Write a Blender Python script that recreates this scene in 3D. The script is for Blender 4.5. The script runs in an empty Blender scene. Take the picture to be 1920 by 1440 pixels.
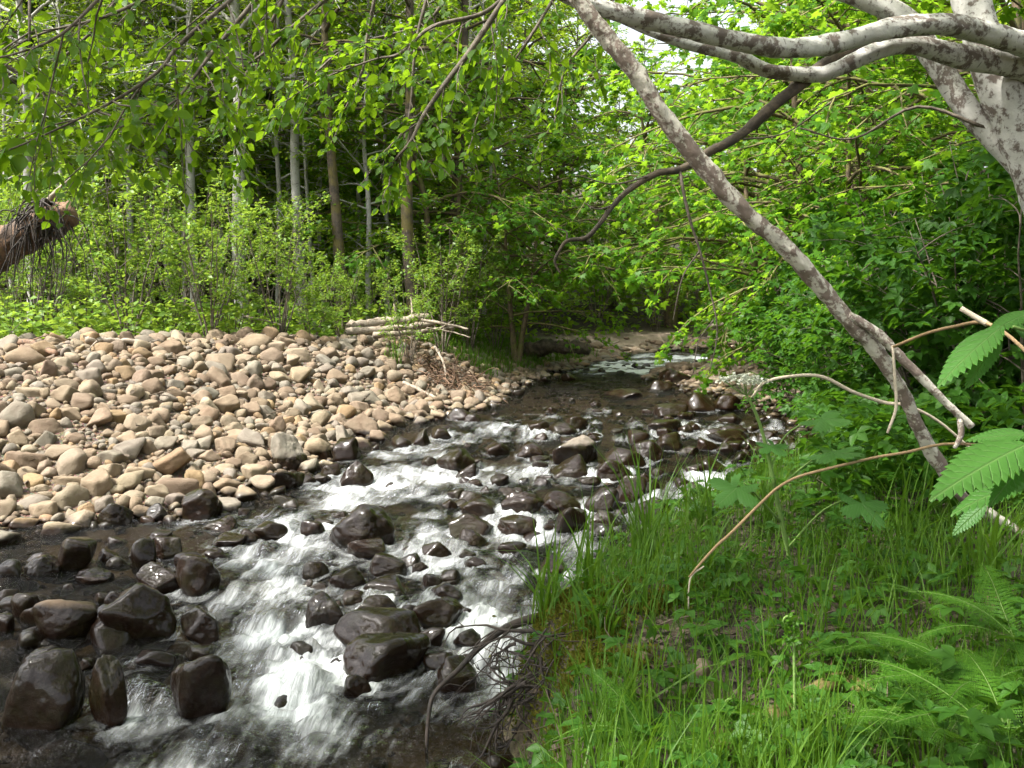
import bpy, bmesh, math, random
import numpy as np
from mathutils import Vector, Matrix

# ------------------------------------------------------------------ camera, world, sun, exposure
scene = bpy.context.scene
PITCH = math.atan(160 / 1867.0)
EYE = 2.2
cam_d = bpy.data.cameras.new('camera')
cam_d.sensor_width = 36.0
cam_d.lens = 35.0
cam_d.clip_start = 0.05
cam_d.clip_end = 600.0
cam = bpy.data.objects.new('camera', cam_d)
scene.collection.objects.link(cam)
cam.location = (0, 0, EYE)
cam.rotation_euler = (math.pi / 2 - PITCH, 0, 0)
scene.camera = cam

SUN_EL, SUN_AZ = math.radians(57), math.radians(-114)      # azimuth from +Y towards +X
sun_vec = Vector((math.sin(SUN_AZ) * math.cos(SUN_EL), math.cos(SUN_AZ) * math.cos(SUN_EL), math.sin(SUN_EL)))
world = bpy.data.worlds.new('World')
scene.world = world
world.use_nodes = True
wn, wl = world.node_tree.nodes, world.node_tree.links
sky = wn.new('ShaderNodeTexSky')
sky.sky_type = 'NISHITA'
sky.sun_disc = False
sky.sun_elevation = SUN_EL
sky.sun_rotation = SUN_AZ
sky.air_density = 1.0
sky.dust_density = 6.0
sky.ozone_density = 0.6
bgn = wn['Background']
veil = wn.new('ShaderNodeHueSaturation')
veil.inputs['Saturation'].default_value = 0.32
veil.inputs['Value'].default_value = 1.45
wl.new(sky.outputs[0], veil.inputs['Color'])
wl.new(veil.outputs[0], bgn.inputs[0])
bgn.inputs[1].default_value = 0.15
sun_d = bpy.data.lights.new('sun', 'SUN')
sun_d.energy = 4.6
sun_d.angle = math.radians(1.5)
sun_d.color = (1.0, 0.96, 0.88)
sun = bpy.data.objects.new('sun', sun_d)
scene.collection.objects.link(sun)
sun.rotation_euler = sun_vec.to_track_quat('Z', 'Y').to_euler()
scene.view_settings.view_transform = 'Standard'
scene.view_settings.look = 'None'
scene.view_settings.gamma = 1.0
scene.view_settings.use_curve_mapping = False
scene.view_settings.exposure = 1.1
scene.render.engine = 'CYCLES'
cy = scene.cycles
cy.max_bounces = 7
cy.diffuse_bounces = 3
cy.glossy_bounces = 3
cy.transmission_bounces = 4
cy.transparent_max_bounces = 6
cy.caustics_reflective = False
cy.caustics_refractive = False
cy.sample_clamp_indirect = 6.0
cy.use_adaptive_sampling = True
cy.adaptive_threshold = 0.02
cy.use_denoising = True
try:
    cy.denoiser = 'OPENIMAGEDENOISE'
    cy.denoising_input_passes = 'RGB_ALBEDO_NORMAL'
    cy.denoising_prefilter = 'ACCURATE'
except Exception:
    pass

R = np.random.default_rng(7)
COL = scene.collection

# ------------------------------------------------------------------ small maths
F_PX = 1867.0
def ray(px, py):
    a, b = (px - 960) / F_PX, (720 - py) / F_PX
    c, s = math.cos(PITCH), math.sin(PITCH)
    return np.array([a, c + b * s, -s + b * c])
def P(px, py, Y):
    d = ray(px, py)
    return np.array([0, 0, EYE]) + d * (Y / d[1])
def sstep(t):
    t = np.clip(t, 0, 1)
    return t * t * (3 - 2 * t)
ZY = [-5, 0, 4, 5.5, 6.5, 8, 9.5, 11, 12.5, 14.5, 16, 22, 26, 31, 40]
ZV = [-.1, -.05, 0, .04, .10, .17, .22, .30, .34, .42, .45, .47, .62, 1.0, 1.6]
def Zw(y):
    return np.interp(y, ZY, ZV)
def on_water(px, py):
    d = ray(px, py)
    Y = 8.0
    for _ in range(40):
        Y = 0.5 * Y + 0.5 * (float(Zw(Y)) - EYE) / d[2] * d[1]
    return P(px, py, Y)

_T = np.random.default_rng(3).random(4096)
_PM = np.random.default_rng(4).permutation(4096)
def _h3(i, j, k):
    return _T[_PM[(_PM[(_PM[i & 4095] + j) & 4095] + k) & 4095]]
def vnoise(x, y, z=0.0):
    x, y, z = np.broadcast_arrays(np.asarray(x, float), np.asarray(y, float), np.asarray(z, float))
    i, j, k = np.floor(x).astype(int), np.floor(y).astype(int), np.floor(z).astype(int)
    u, v, w = sstep(x - i), sstep(y - j), sstep(z - k)
    def l2(kk):
        a = _h3(i, j, kk) * (1 - u) + _h3(i + 1, j, kk) * u
        b = _h3(i, j + 1, kk) * (1 - u) + _h3(i + 1, j + 1, kk) * u
        return a * (1 - v) + b * v
    return l2(k) * (1 - w) + l2(k + 1) * w
def fbm(x, y, z=0.0, o=4):
    t, a, s = 0.0, 0.5, 0.0
    for q in range(o):
        f = 2.03 ** q
        t = t + a * vnoise(x * f + q * 17.3, y * f + q * 5.1, z * f + q * 9.7)
        s += a
        a *= 0.5
    return t / s

# ------------------------------------------------------------------ objects and meshes
def link(o, parent=None):
    COL.objects.link(o)
    if parent is not None:
        o.parent = parent
    return o
def tag(o, label=None, cat=None, group=None, kind=None):
    if label: o['label'] = label
    if cat: o['category'] = cat
    if group: o['group'] = group
    if kind: o['kind'] = kind
    return o
def empty(name, loc=(0, 0, 0), rz=0.0, s=1.0):
    o = bpy.data.objects.new(name, None)
    o.empty_display_size = 0.1
    o.location = [float(q) for q in loc]
    o.rotation_euler = (0, 0, rz)
    o.scale = (s, s, s)
    return link(o)
def mesh_np(name, V, faces, mat=None, smooth=True, attrs=None):
    """faces: list of int arrays (n,k)"""
    me = bpy.data.meshes.new(name)
    V = np.asarray(V, np.float32)
    faces = [np.asarray(f, np.int32) for f in faces if len(f)]
    me.vertices.add(len(V))
    me.vertices.foreach_set('co', V.ravel())
    nl = sum(f.size for f in faces)
    npoly = sum(len(f) for f in faces)
    me.loops.add(nl)
    me.loops.foreach_set('vertex_index', np.concatenate([f.ravel() for f in faces]).astype(np.int32))
    me.polygons.add(npoly)
    sizes = np.concatenate([np.full(len(f), f.shape[1], np.int32) for f in faces])
    me.polygons.foreach_set('loop_start', np.concatenate([[0], np.cumsum(sizes)[:-1]]).astype(np.int32))
    me.update(calc_edges=True)
    if smooth:
        me.polygons.foreach_set('use_smooth', np.ones(npoly, bool))
    for k, a in (attrs or {}).items():
        a = np.asarray(a, np.float32)
        if a.ndim == 1:
            at = me.attributes.new(k, 'FLOAT', 'POINT')
            at.data.foreach_set('value', a)
        else:
            at = me.attributes.new(k, 'FLOAT_VECTOR', 'POINT')
            at.data.foreach_set('vector', a.ravel())
    if mat: me.materials.append(mat)
    me.validate()
    return me
def obj(name, me, parent=None, loc=None, rot=None, scale=None):
    o = bpy.data.objects.new(name, me)
    if loc is not None: o.location = [float(q) for q in loc]
    if rot is not None: o.rotation_euler = [float(q) for q in rot]
    if scale is not None: o.scale = (scale,) * 3 if np.isscalar(scale) else [float(q) for q in scale]
    return link(o, parent)

class MB:
    """collects pieces into one mesh"""
    def __init__(s):
        s.V, s.F, s.A, s.n = [], {}, {}, 0
    def add(s, V, F, **attrs):
        V = np.asarray(V, float)
        for f in F:
            f = np.asarray(f, int)
            if len(f): s.F.setdefault(f.shape[1], []).append(f + s.n)
        s.V.append(V)
        for k, a in attrs.items():
            s.A.setdefault(k, []).append(np.asarray(a, float))
        s.n += len(V)
    def mesh(s, name, mat, smooth=True):
        return mesh_np(name, np.concatenate(s.V), [np.concatenate(f) for f in s.F.values()], mat, smooth,
                       {k: np.concatenate(a) for k, a in s.A.items()})

def smooth_path(pts, n):
    """Catmull-Rom through pts (any columns) resampled to n points"""
    p = np.asarray(pts, float)
    if len(p) == 2:
        t = np.linspace(0, 1, n)[:, None]
        return p[0] * (1 - t) + p[1] * t
    q = np.vstack([2 * p[0] - p[1], p, 2 * p[-1] - p[-2]])
    u = np.linspace(0, len(p) - 1 - 1e-6, n)
    i = u.astype(int)
    t = (u - i)[:, None]
    a, b, c, d = q[i], q[i + 1], q[i + 2], q[i + 3]
    return 0.5 * (2 * b + (c - a) * t + (2 * a - 5 * b + 4 * c - d) * t ** 2 + (3 * b - a - 3 * c + d) * t ** 3)
def tube(mb, pts, rad, sides=8, bump=0.0, seed=0.0, cap=True, fine=0.0):
    p = np.asarray(pts, float)
    n = len(p)
    r = np.broadcast_to(np.asarray(rad, float), (n,))
    t = np.gradient(p, axis=0)
    t /= np.linalg.norm(t, axis=1)[:, None] + 1e-9
    ref = np.array([0, 0, 1.0]) if abs(t[0, 2]) < 0.85 else np.array([1.0, 0, 0])
    N = np.zeros_like(p)
    N[0] = np.cross(t[0], ref)
    N[0] /= np.linalg.norm(N[0])
    for i in range(1, n):
        v = N[i - 1] - t[i] * np.dot(N[i - 1], t[i])
        N[i] = v / (np.linalg.norm(v) + 1e-9)
    B = np.cross(t, N)
    th = np.linspace(0, 2 * np.pi, sides, endpoint=False)
    L = np.concatenate([[0], np.cumsum(np.linalg.norm(np.diff(p, axis=0), axis=1))])
    c, s = np.cos(th), np.sin(th)
    rr = r[:, None] * np.ones(sides)
    if bump:
        rr = rr * (1 + bump * 2 * (fbm(c[None] * 1.3 + seed, s[None] * 1.3 + seed, L[:, None] * 5 + seed, 3) - 0.5))
    if fine:
        rr = rr * (1 + fine * 2 * (fbm(c[None] * 3 + seed, s[None] * 3 + seed, L[:, None] * 22 + seed, 3) - 0.5))
    V = p[:, None] + rr[..., None] * (c[None, :, None] * N[:, None] + s[None, :, None] * B[:, None])
    tc = np.stack([rr * c[None], rr * s[None], np.repeat(L[:, None], sides, 1)], -1)
    i = np.arange(n - 1)[:, None] * sides
    j = np.arange(sides)[None]
    k = (j + 1) % sides
    F = [np.stack([i + j, i + k, i + sides + k, i + sides + j], -1).reshape(-1, 4)]
    V = V.reshape(-1, 3)
    tc = tc.reshape(-1, 3)
    if cap:
        e = np.vstack([p[0] - t[0] * r[0] * .2, p[-1] + t[-1] * r[-1] * .4])
        V = np.vstack([V, e])
        tc = np.vstack([tc, [[0, 0, 0], [0, 0, L[-1]]]])
        jj, kk = np.arange(sides), (np.arange(sides) + 1) % sides
        o = (n - 1) * sides
        F.append(np.vstack([np.stack([kk, jj, np.full(sides, n * sides)], -1),
                            np.stack([o + jj, o + kk, np.full(sides, n * sides + 1)], -1)]))
    mb.add(V, F, tc=tc)

# leaf templates: x across, y along, z normal; unit length
def tmpl_rhomb(w=0.62):
    V = np.array([[0, 0, 0], [-w / 2, .45, .06], [0, 1, -.05], [w / 2, .45, .06]])
    return V, [np.array([[0, 2, 1], [0, 3, 2]])]
def tmpl_ovate(w=0.7):
    ys = [.06, .28, .55, .8]
    ws = [.16, .46, .46, .25]
    V = [[0, 0, 0]]
    for y, q in zip(ys, ws):
        dz = -.10 * y * y
        V += [[-q * w, y, .07 * q + dz], [0, y, dz - .02], [q * w, y, .07 * q + dz]]
    V += [[0, 1.02, -.12]]
    V = np.array(V)
    T, Q = [[0, 2, 1], [0, 3, 2]], []
    for i in range(3):
        a = 1 + 3 * i
        Q += [[a, a + 1, a + 4, a + 3], [a + 1, a + 2, a + 5, a + 4]]
    T += [[10, 11, 13], [11, 12, 13]]
    return V, [np.array(T), np.array(Q)]
def tmpl_maple():
    ang = [-150, -118, -85, -62, -48, -30, -14, 0, 14, 30, 48, 62, 85, 118, 150]
    rad = [.16, .30, .50, .34, .58, .36, .44, .68, .44, .36, .58, .34, .50, .30, .16]
    V = [[0, .32, .02]] + [[r * math.sin(math.radians(a)), .32 + r * math.cos(math.radians(a)), -.10 * r + (.03 if i % 2 else -.03)]
                            for i, (a, r) in enumerate(zip(ang, rad))]
    n = len(ang)
    return np.array(V), [np.array([[0, i + 2, i + 1] for i in range(n - 1)])]
def tmpl_tri():
    """three pointed leaflets on one stalk"""
    V, F = [], []
    for a, s in ((-62, .62), (0, .72), (62, .62)):
        ca, sa = math.cos(math.radians(a)), math.sin(math.radians(a))
        b = len(V)
        for x, y, z in ((0, 0, 0), (-.30, .38, .05), (-.2, .7, .01), (0, 1, -.12), (.2, .7, .01), (.30, .38, .05)):
            x, y = x * s, y * s
            V.append([x * ca + y * sa, .28 + y * ca - x * sa, z])
        F += [[b, b + 3, b + 1], [b + 1, b + 3, b + 2], [b, b + 5, b + 3], [b + 5, b + 4, b + 3]]
    return np.array(V), [np.array(F)]
def tmpl_serrate(n=9, w=.5):
    """single pointed leaflet with toothed edge"""
    V, T = [], []
    ys = np.linspace(0, 1, n + 1)
    for i, y in enumerate(ys):
        V.append([0, y, -.14 * y * y])
    L = []
    for sgn in (-1, 1):
        row = [0]
        for i in range(n):
            y0 = ys[i] + .35 / n
            y1 = ys[i] + 1.25 / n
            q = lambda y: w * 0.62 * math.sin(math.pi * min(1, y) ** 0.72) ** 0.9 * 0.8
            V.append([sgn * q(y0) * .86, y0, .08 * q(y0) - .14 * y0 * y0 + .01])
            V.append([sgn * q(min(.98, (y0 + y1) / 2)) * 1.06, min(y1, .99), .06 * q(min(.98, y1)) - .14 * y1 * y1 - .01])
            row += [len(V) - 2, len(V) - 1]
        for i in range(n):
            a, b = row[1 + 2 * i], row[2 + 2 * i]
            prev = row[2 * i] if i else 0
            for tri in ([i, prev, a], [i, a, i + 1], [a, b, i + 1]):
                if len(set(tri)) == 3:
                    T.append(tri if sgn > 0 else tri[::-1])
    return np.array(V), [np.array(T)]
def leaves(mb, tm, pos, dirs, norms, size, rng, var=None, lc=False):
    V, F = tm
    pos = np.asarray(pos, float)
    n = len(pos)
    if n == 0: return
    d = dirs / (np.linalg.norm(dirs, axis=1)[:, None] + 1e-9)
    nz = norms - d * np.sum(norms * d, 1)[:, None]
    nz /= np.linalg.norm(nz, axis=1)[:, None] + 1e-9
    x = np.cross(d, nz)
    s = np.broadcast_to(np.asarray(size, float), (n,))[:, None, None]
    W = (V[None, :, 0:1] * x[:, None] + V[None, :, 1:2] * d[:, None] + V[None, :, 2:3] * nz[:, None]) * s + pos[:, None]
    k = len(V)
    off = (np.arange(n) * k)[:, None, None]
    FF = [(f[None] + off).reshape(-1, f.shape[1]) for f in F]
    if var is None: var = rng.random(n)
    if lc: mb.add(W.reshape(-1, 3), FF, var=np.repeat(var, k), lc=np.tile(V, (n, 1)))
    else: mb.add(W.reshape(-1, 3), FF, var=np.repeat(var, k))

# ------------------------------------------------------------------ materials
class NT:
    def __init__(s, name):
        s.m = bpy.data.materials.new(name)
        s.m.use_nodes = True
        s.t = s.m.node_tree
        s.b = s.t.nodes['Principled BSDF']
        s.out = s.t.nodes['Material Output']
    def n(s, typ, **kw):
        o = s.t.nodes.new('ShaderNode' + typ)
        for k, v in kw.items():
            if k.startswith('i_'):
                key = k[2:]
                key = int(key) if key.isdigit() else key.replace('_', ' ')
                s.put(o.inputs[key], v)
            else: setattr(o, k, v)
        return o
    def put(s, inp, v):
        if isinstance(v, bpy.types.NodeSocket): s.t.links.new(v, inp)
        elif isinstance(v, bpy.types.Node): s.t.links.new(v.outputs[0], inp)
        else: inp.default_value = v
    def math(s, op, a, b=0.0, c=None, clamp=False):
        o = s.n('Math', operation=op, use_clamp=clamp)
        s.put(o.inputs[0], a); s.put(o.inputs[1], b)
        if c is not None: s.put(o.inputs[2], c)
        return o.outputs[0]
    def noise(s, vec, scale, detail=4, rough=.55, dist=0.0):
        o = s.n('TexNoise')
        if vec is not None: s.put(o.inputs['Vector'], vec)
        o.inputs['Scale'].default_value = scale
        o.inputs['Detail'].default_value = detail
        o.inputs['Roughness'].default_value = rough
        o.inputs['Distortion'].default_value = dist
        return o.outputs['Fac']
    def ramp(s, fac, stops):
        o = s.n('ValToRGB')
        s.put(o.inputs[0], fac)
        e = o.color_ramp.elements
        while len(e) < len(stops): e.new(.5)
        for q, (p, c) in zip(e, stops):
            q.position = p
            q.color = tuple(c) + (1,) if len(c) == 3 else c
        return o.outputs[0]
    def mix(s, f, a, b, typ='MIX'):
        o = s.n('Mix', data_type='RGBA', blend_type=typ)
        s.put(o.inputs[0], f)
        for i, v in ((6, a), (7, b)):
            s.put(o.inputs[i], (tuple(v) + (1,)) if isinstance(v, tuple) and len(v) == 3 else v)
        return o.outputs[2]
    def vmul(s, v, xyz):
        o = s.n('VectorMath', operation='MULTIPLY')
        s.put(o.inputs[0], v); o.inputs[1].default_value = xyz
        return o.outputs[0]
    def bump(s, h, strength=.3, dist=.02, normal=None):
        o = s.n('Bump')
        s.put(o.inputs['Height'], h)
        o.inputs['Strength'].default_value = strength
        o.inputs['Distance'].default_value = dist
        if normal is not None: s.put(o.inputs['Normal'], normal)
        return o.outputs[0]
    def attr(s, name, typ='GEOMETRY'):
        o = s.n('Attribute', attribute_name=name)
        o.attribute_type = typ
        return o
    def set(s, **kw):
        for k, v in kw.items():
            s.put(s.b.inputs[k.replace('_', ' ')], (tuple(v) + (1,)) if isinstance(v, tuple) and len(v) == 3 else v)

def leaf_mat(name, dark, light, trans, tw=.5, rough=.45, spec=.35, veins=False):
    t = NT(name)
    v = t.attr('var').outputs['Fac']
    oi = t.n('ObjectInfo').outputs['Random']
    g = t.n('NewGeometry')
    big = t.noise(g.outputs['Position'], .9, 2)
    f = t.math('ADD', t.math('MULTIPLY', v, .6), t.math('ADD', t.math('MULTIPLY', big, .45), t.math('MULTIPLY', oi, .2)))
    f = t.math('SUBTRACT', f, .15, clamp=True)
    c = t.mix(f, dark, light)
    c2 = t.mix(f, tuple(q * .7 for q in trans), trans)
    if veins:
        s = t.n('SeparateXYZ', i_0=t.attr('lc').outputs['Vector'])
        ax = t.math('ABSOLUTE', s.outputs[0])
        v1 = t.math('FRACT', t.math('MULTIPLY', t.math('SUBTRACT', s.outputs[1], t.math('MULTIPLY', ax, .9)), 11.0))
        v1 = t.math('SUBTRACT', 1.0, t.math('MULTIPLY', t.math('ABSOLUTE', t.math('SUBTRACT', v1, .5)), 9.0), clamp=True)
        v2 = t.math('SUBTRACT', 1.0, t.math('MULTIPLY', ax, 70.0), clamp=True)
        vn = t.math('MAXIMUM', t.math('MULTIPLY', v1, .55), v2)
        sp = t.noise(g.outputs['Position'], 55, 4, .6)
        c = t.mix(t.math('MULTIPLY', sp, .6), c, dark)
        c = t.mix(t.math('MULTIPLY', vn, .6), c, (.16, .27, .08))
        t.put(t.b.inputs['Normal'], t.bump(t.math('SUBTRACT', t.math('MULTIPLY', sp, .4), vn), .7, .004))
    t.set(Base_Color=c, Roughness=rough)
    t.b.inputs['Specular IOR Level'].default_value = spec
    tr = t.n('BsdfTranslucent')
    t.put(tr.inputs[0], c2)
    m = t.n('MixShader')
    m.inputs[0].default_value = tw
    t.put(m.inputs[1], t.b); t.put(m.inputs[2], tr)
    t.put(t.out.inputs[0], m)
    return t.m

M = {}
M['leaf_alder_near'] = leaf_mat('alder_leaf', (.035, .105, .006), (.08, .175, .010), (.28, .47, .015), .55, .5, .22)
M['leaf_alder'] = leaf_mat('alder_leaf_far', (.045, .125, .006), (.125, .24, .014), (.36, .51, .03), .55, .55, .2)
M['leaf_shrub'] = leaf_mat('willow_leaf', (.065, .16, .010), (.17, .28, .030), (.35, .50, .05), .45, .45, .4)
M['leaf_maple'] = leaf_mat('maple_leaf', (.032, .115, .006), (.085, .21, .012), (.30, .52, .025), .55, .5, .25)
M['leaf_thicket'] = leaf_mat('thicket_leaf', (.022, .08, .007), (.05, .14, .012), (.13, .30, .015), .42, .5, .25)
M['leaf_herb'] = leaf_mat('herb_leaf', (.028, .095, .010), (.06, .155, .016), (.13, .28, .02), .4, .5, .25)
M['leaf_big'] = leaf_mat('big_leaf', (.045, .14, .025), (.075, .19, .032), (.14, .34, .03), .4, .5, .3, True)
M['grass'] = leaf_mat('grass_blade', (.04, .11, .008), (.10, .195, .018), (.18, .34, .02), .4, .5, .25)
M['fern'] = leaf_mat('fern_leaf', (.03, .105, .007), (.075, .18, .014), (.15, .31, .015), .4, .5, .2)
M['needle'] = leaf_mat('needle_leaf', (.022, .06, .012), (.05, .115, .022), (.1, .18, .03), .3, .6)
M['moss'] = leaf_mat('moss_leaf', (.06, .065, .010), (.17, .17, .022), (.18, .18, .02), .3, .8, .1)
M['flower'] = leaf_mat('white_flower', (.5, .52, .42), (.75, .76, .66), (.5, .52, .42), .3, .7, .1)

def bark_mat(name, base, patch, thr=.52, moss=None, lent=True, scale=7):
    t = NT(name)
    tc = t.attr('tc').outputs['Vector']
    n1 = t.noise(tc, scale, 6, .65, .6)
    n2 = t.noise(t.vmul(tc, (14, 14, 70)), 1.0, 3, .6)
    n4 = t.noise(tc, scale * 5, 5, .7)
    f = t.ramp(t.math('ADD', t.math('MULTIPLY', n1, .68), t.math('MULTIPLY', n4, .32)), [(thr - .025, (0, 0, 0)), (thr + .03, (1, 1, 1))])
    n3 = t.noise(tc, scale * 4, 4, .6)
    b = t.mix(n3, tuple(q * .62 for q in base), tuple(min(.85, q * 1.18) for q in base))
    pz = t.mix(n3, tuple(q * .6 for q in patch), tuple(q * 1.5 for q in patch))
    c = t.mix(f, b, pz)
    if lent:
        l = t.ramp(n2, [(.66, (0, 0, 0)), (.72, (1, 1, 1))])
        c = t.mix(t.math('MULTIPLY', l, .75), c, tuple(q * .35 for q in patch))
    if moss:
        g = t.n('NewGeometry')
        z = t.n('SeparateXYZ', i_0=g.outputs['Normal']).outputs[2]
        mf = t.ramp(t.math('ADD', t.math('MULTIPLY', z, .25), t.noise(tc, 3.0, 4)), [(.46, (0, 0, 0)), (.6, (1, 1, 1))])
        c = t.mix(mf, c, t.mix(n3, tuple(q * .5 for q in moss), tuple(q * 1.3 for q in moss)))
    t.set(Base_Color=c, Roughness=.8)
    t.put(t.b.inputs['Normal'], t.bump(t.math('ADD', n1, t.math('MULTIPLY', n3, .5)), .6, .012))
    return t.m
M['bark_white'] = bark_mat('white_alder_bark', (.53, .52, .485), (.125, .10, .085), .512)
M['bark_broken'] = bark_mat('broken_branch_bark', (.62, .58, .50), (.19, .145, .12), .485, lent=False, scale=10)
M['bark_grey'] = bark_mat('grey_alder_bark', (.36, .35, .32), (.13, .115, .09), .58)
M['bark_dark'] = bark_mat('dark_bark', (.10, .075, .05), (.045, .035, .025), .5, lent=False)
M['bark_twig'] = bark_mat('twig_bark', (.16, .13, .10), (.07, .055, .04), .5, lent=False)
M['bark_moss'] = bark_mat('mossy_bark', (.10, .075, .05), (.045, .035, .025), .5, moss=(.13, .105, .03), lent=False)
M['bark_mossgreen'] = bark_mat('green_mossy_bark', (.17, .115, .075), (.08, .055, .04), .5, moss=(.13, .13, .03), lent=False)
M['wood_grey'] = bark_mat('driftwood', (.34, .285, .22), (.15, .115, .08), .53, lent=False, scale=9)
M['wood_brown'] = bark_mat('rotten_wood', (.20, .115, .065), (.07, .045, .03), .50, lent=False, scale=9)
M['cane'] = bark_mat('cane_bark', (.33, .22, .115), (.2, .12, .06), .6, lent=False, scale=20)
M['cane_pale'] = bark_mat('dry_stem_bark', (.55, .47, .36), (.38, .28, .18), .6, lent=False, scale=20)
M['root'] = bark_mat('root_bark', (.045, .033, .026), (.02, .016, .013), .5, lent=False)
M['stem_green'] = bark_mat('green_stem', (.14, .24, .05), (.10, .17, .04), .6, lent=False, scale=20)

def stone_mat(name, per_piece):
    """colour from the object (or, in joined gravel, from a point attribute); wet and dark up to the splash height"""
    t = NT(name)
    g = t.n('NewGeometry')
    pos = g.outputs['Position']
    if per_piece:
        oi = t.n('ObjectInfo')
        base = oi.outputs['Color']
        wet = t.attr('wetz', 'OBJECT').outputs['Fac']
        tex = t.n('TexCoord').outputs['Object']
    else:
        base = t.attr('col').outputs['Color']
        wet = t.attr('wet').outputs['Fac']
        tex = pos
    n1 = t.noise(pos, 9, 5, .6, .3)
    n2 = t.noise(pos, 60, 4, .65)
    n3 = t.noise(pos, 3.1, 3, .6)
    c = t.mix(t.ramp(n1, [(.3, (0, 0, 0)), (.7, (1, 1, 1))]), t.mix(.45, base, (.12, .075, .045)), t.mix(.22, base, (.36, .30, .21)))
    c = t.mix(t.math('MULTIPLY', n2, .55), c, t.mix(.55, c, (.14, .11, .085)))
    z = t.n('SeparateXYZ', i_0=pos).outputs[2]
    w = t.math('SUBTRACT', t.math('ADD', wet, t.math('MULTIPLY', t.math('SUBTRACT', n3, .5), .16)), z)
    w = t.math('MULTIPLY_ADD', w, 22.0, .5, clamp=True)
    wc = t.mix(1.0, c, (.072, .045, .029), 'MULTIPLY')
    n5 = t.noise(pos, 5.5, 4, .6)
    wc = t.mix(t.ramp(n5, [(.48, (0, 0, 0)), (.66, (.75, .75, .75))]), wc, t.mix(n2, (.006, .006, .002), (.026, .022, .008)))
    col = t.mix(w, c, wc)
    t.set(Base_Color=col, Roughness=t.math('SUBTRACT', .82, t.math('MULTIPLY', w, .50)))
    t.put(t.b.inputs['Specular IOR Level'], t.math('SUBTRACT', .4, t.math('MULTIPLY', w, .3)))
    t.put(t.b.inputs['Coat Weight'], t.math('MULTIPLY', w, .95))
    t.b.inputs['Coat Roughness'].default_value = .06
    t.b.inputs['Coat IOR'].default_value = 1.33
    t.put(t.b.inputs['Normal'], t.bump(t.math('ADD', n2, t.math('MULTIPLY', n1, 1.4)), .8, .011))
    return t.m
M['stone'] = stone_mat('river_stone', True)
M['gravel'] = stone_mat('gravel_stone', False)

def ground_mat():
    t = NT('forest_floor')
    g = t.n('NewGeometry')
    pos = g.outputs['Position']
    n1, n2, n3 = t.noise(pos, 1.6, 5), t.noise(pos, 14, 5, .65), t.noise(pos, 70, 3)
    soil = t.mix(n2, (.012, .009, .006), (.055, .038, .025))
    litter = t.mix(n3, (.03, .021, .013), (.095, .066, .04))
    c = t.mix(t.ramp(n2, [(.5, (0, 0, 0)), (.62, (1, 1, 1))]), soil, litter)
    c = t.mix(t.ramp(n1, [(.5, (0, 0, 0)), (.66, (.8, .8, .8))]), c, t.mix(n2, (.03, .05, .01), (.09, .11, .02)))
    bed = t.mix(n2, (.032, .026, .012), (.12, .095, .043))
    sand = t.mix(n2, (.22, .17, .12), (.42, .34, .25))
    c = t.mix(t.attr('bed').outputs['Fac'], c, bed)
    c = t.mix(t.attr('sand').outputs['Fac'], c, sand)
    t.set(Base_Color=c, Roughness=.9)
    t.put(t.b.inputs['Normal'], t.bump(t.math('ADD', n2, t.math('MULTIPLY', n3, .4)), .8, .04))
    return t.m
M['ground'] = ground_mat()
def bar_mat():
    t = NT('gravel_bed')
    pos = t.n('NewGeometry').outputs['Position']
    v = t.n('TexVoronoi', i_Vector=pos)
    v.inputs['Scale'].default_value = 38
    n2, n3 = t.noise(pos, 12, 5, .65), t.noise(pos, 90, 3)
    c = t.mix(n2, (.09, .06, .04), (.26, .19, .13))
    c = t.mix(.5, c, t.mix(1.0, c, v.outputs['Color'], 'MULTIPLY'))
    t.set(Base_Color=c, Roughness=.9)
    t.put(t.b.inputs['Normal'], t.bump(t.math('SUBTRACT', n3, v.outputs['Distance']), .9, .03))
    return t.m
M['bar'] = bar_mat()
def water_mat():
    t = NT('stream_water')
    foam = t.attr('foam').outputs['Fac']
    fl = t.attr('flow').outputs['Vector']
    pos = t.n('NewGeometry').outputs['Position']
    st = t.noise(t.vmul(fl, (7, 46, 1)), 1.0, 4, .65, .5)
    rp = t.noise(t.vmul(fl, (9, 22, 1)), 1.0, 5, .6, .8)
    rp2 = t.noise(pos, 42, 3, .6)
    nrm = t.bump(t.math('ADD', rp, t.math('MULTIPLY', rp2, .45)), .9, .10)
    f = t.math('ADD', foam, t.math('MULTIPLY', t.math('SUBTRACT', st, .5), t.math('MULTIPLY', t.math('MINIMUM', foam, .6), 1.6)))
    f = t.ramp(f, [(.11, (0, 0, 0)), (.5, (.28, .28, .28)), (1.0, (.88, .88, .88))])
    tr = t.n('BsdfTransparent')
    tr.inputs[0].default_value = (.55, .47, .36, 1)
    gl = t.n('BsdfGlossy')
    gl.inputs['Color'].default_value = (1, 1, 1, 1)
    gl.inputs['Roughness'].default_value = .07
    t.put(gl.inputs['Normal'], nrm)
    fr = t.n('Fresnel')
    fr.inputs[0].default_value = 1.333
    t.put(fr.inputs['Normal'], nrm)
    m = t.n('MixShader')
    t.put(m.inputs[0], t.math('MULTIPLY', fr.outputs[0], 1.0, clamp=True)); t.put(m.inputs[1], tr); t.put(m.inputs[2], gl)
    t.set(Base_Color=t.mix(st, (.66, .70, .71), (.86, .88, .89)), Roughness=.35)
    t.b.inputs['Subsurface Weight'].default_value = 0.0
    t.put(t.b.inputs['Normal'], t.bump(t.math('ADD', st, t.math('MULTIPLY', rp, .8)), .7, .03))
    m2 = t.n('MixShader')
    t.put(m2.inputs[0], f); t.put(m2.inputs[1], m); t.put(m2.inputs[2], t.b)
    t.put(t.out.inputs[0], m2)
    return t.m
M['water'] = water_mat()

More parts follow.
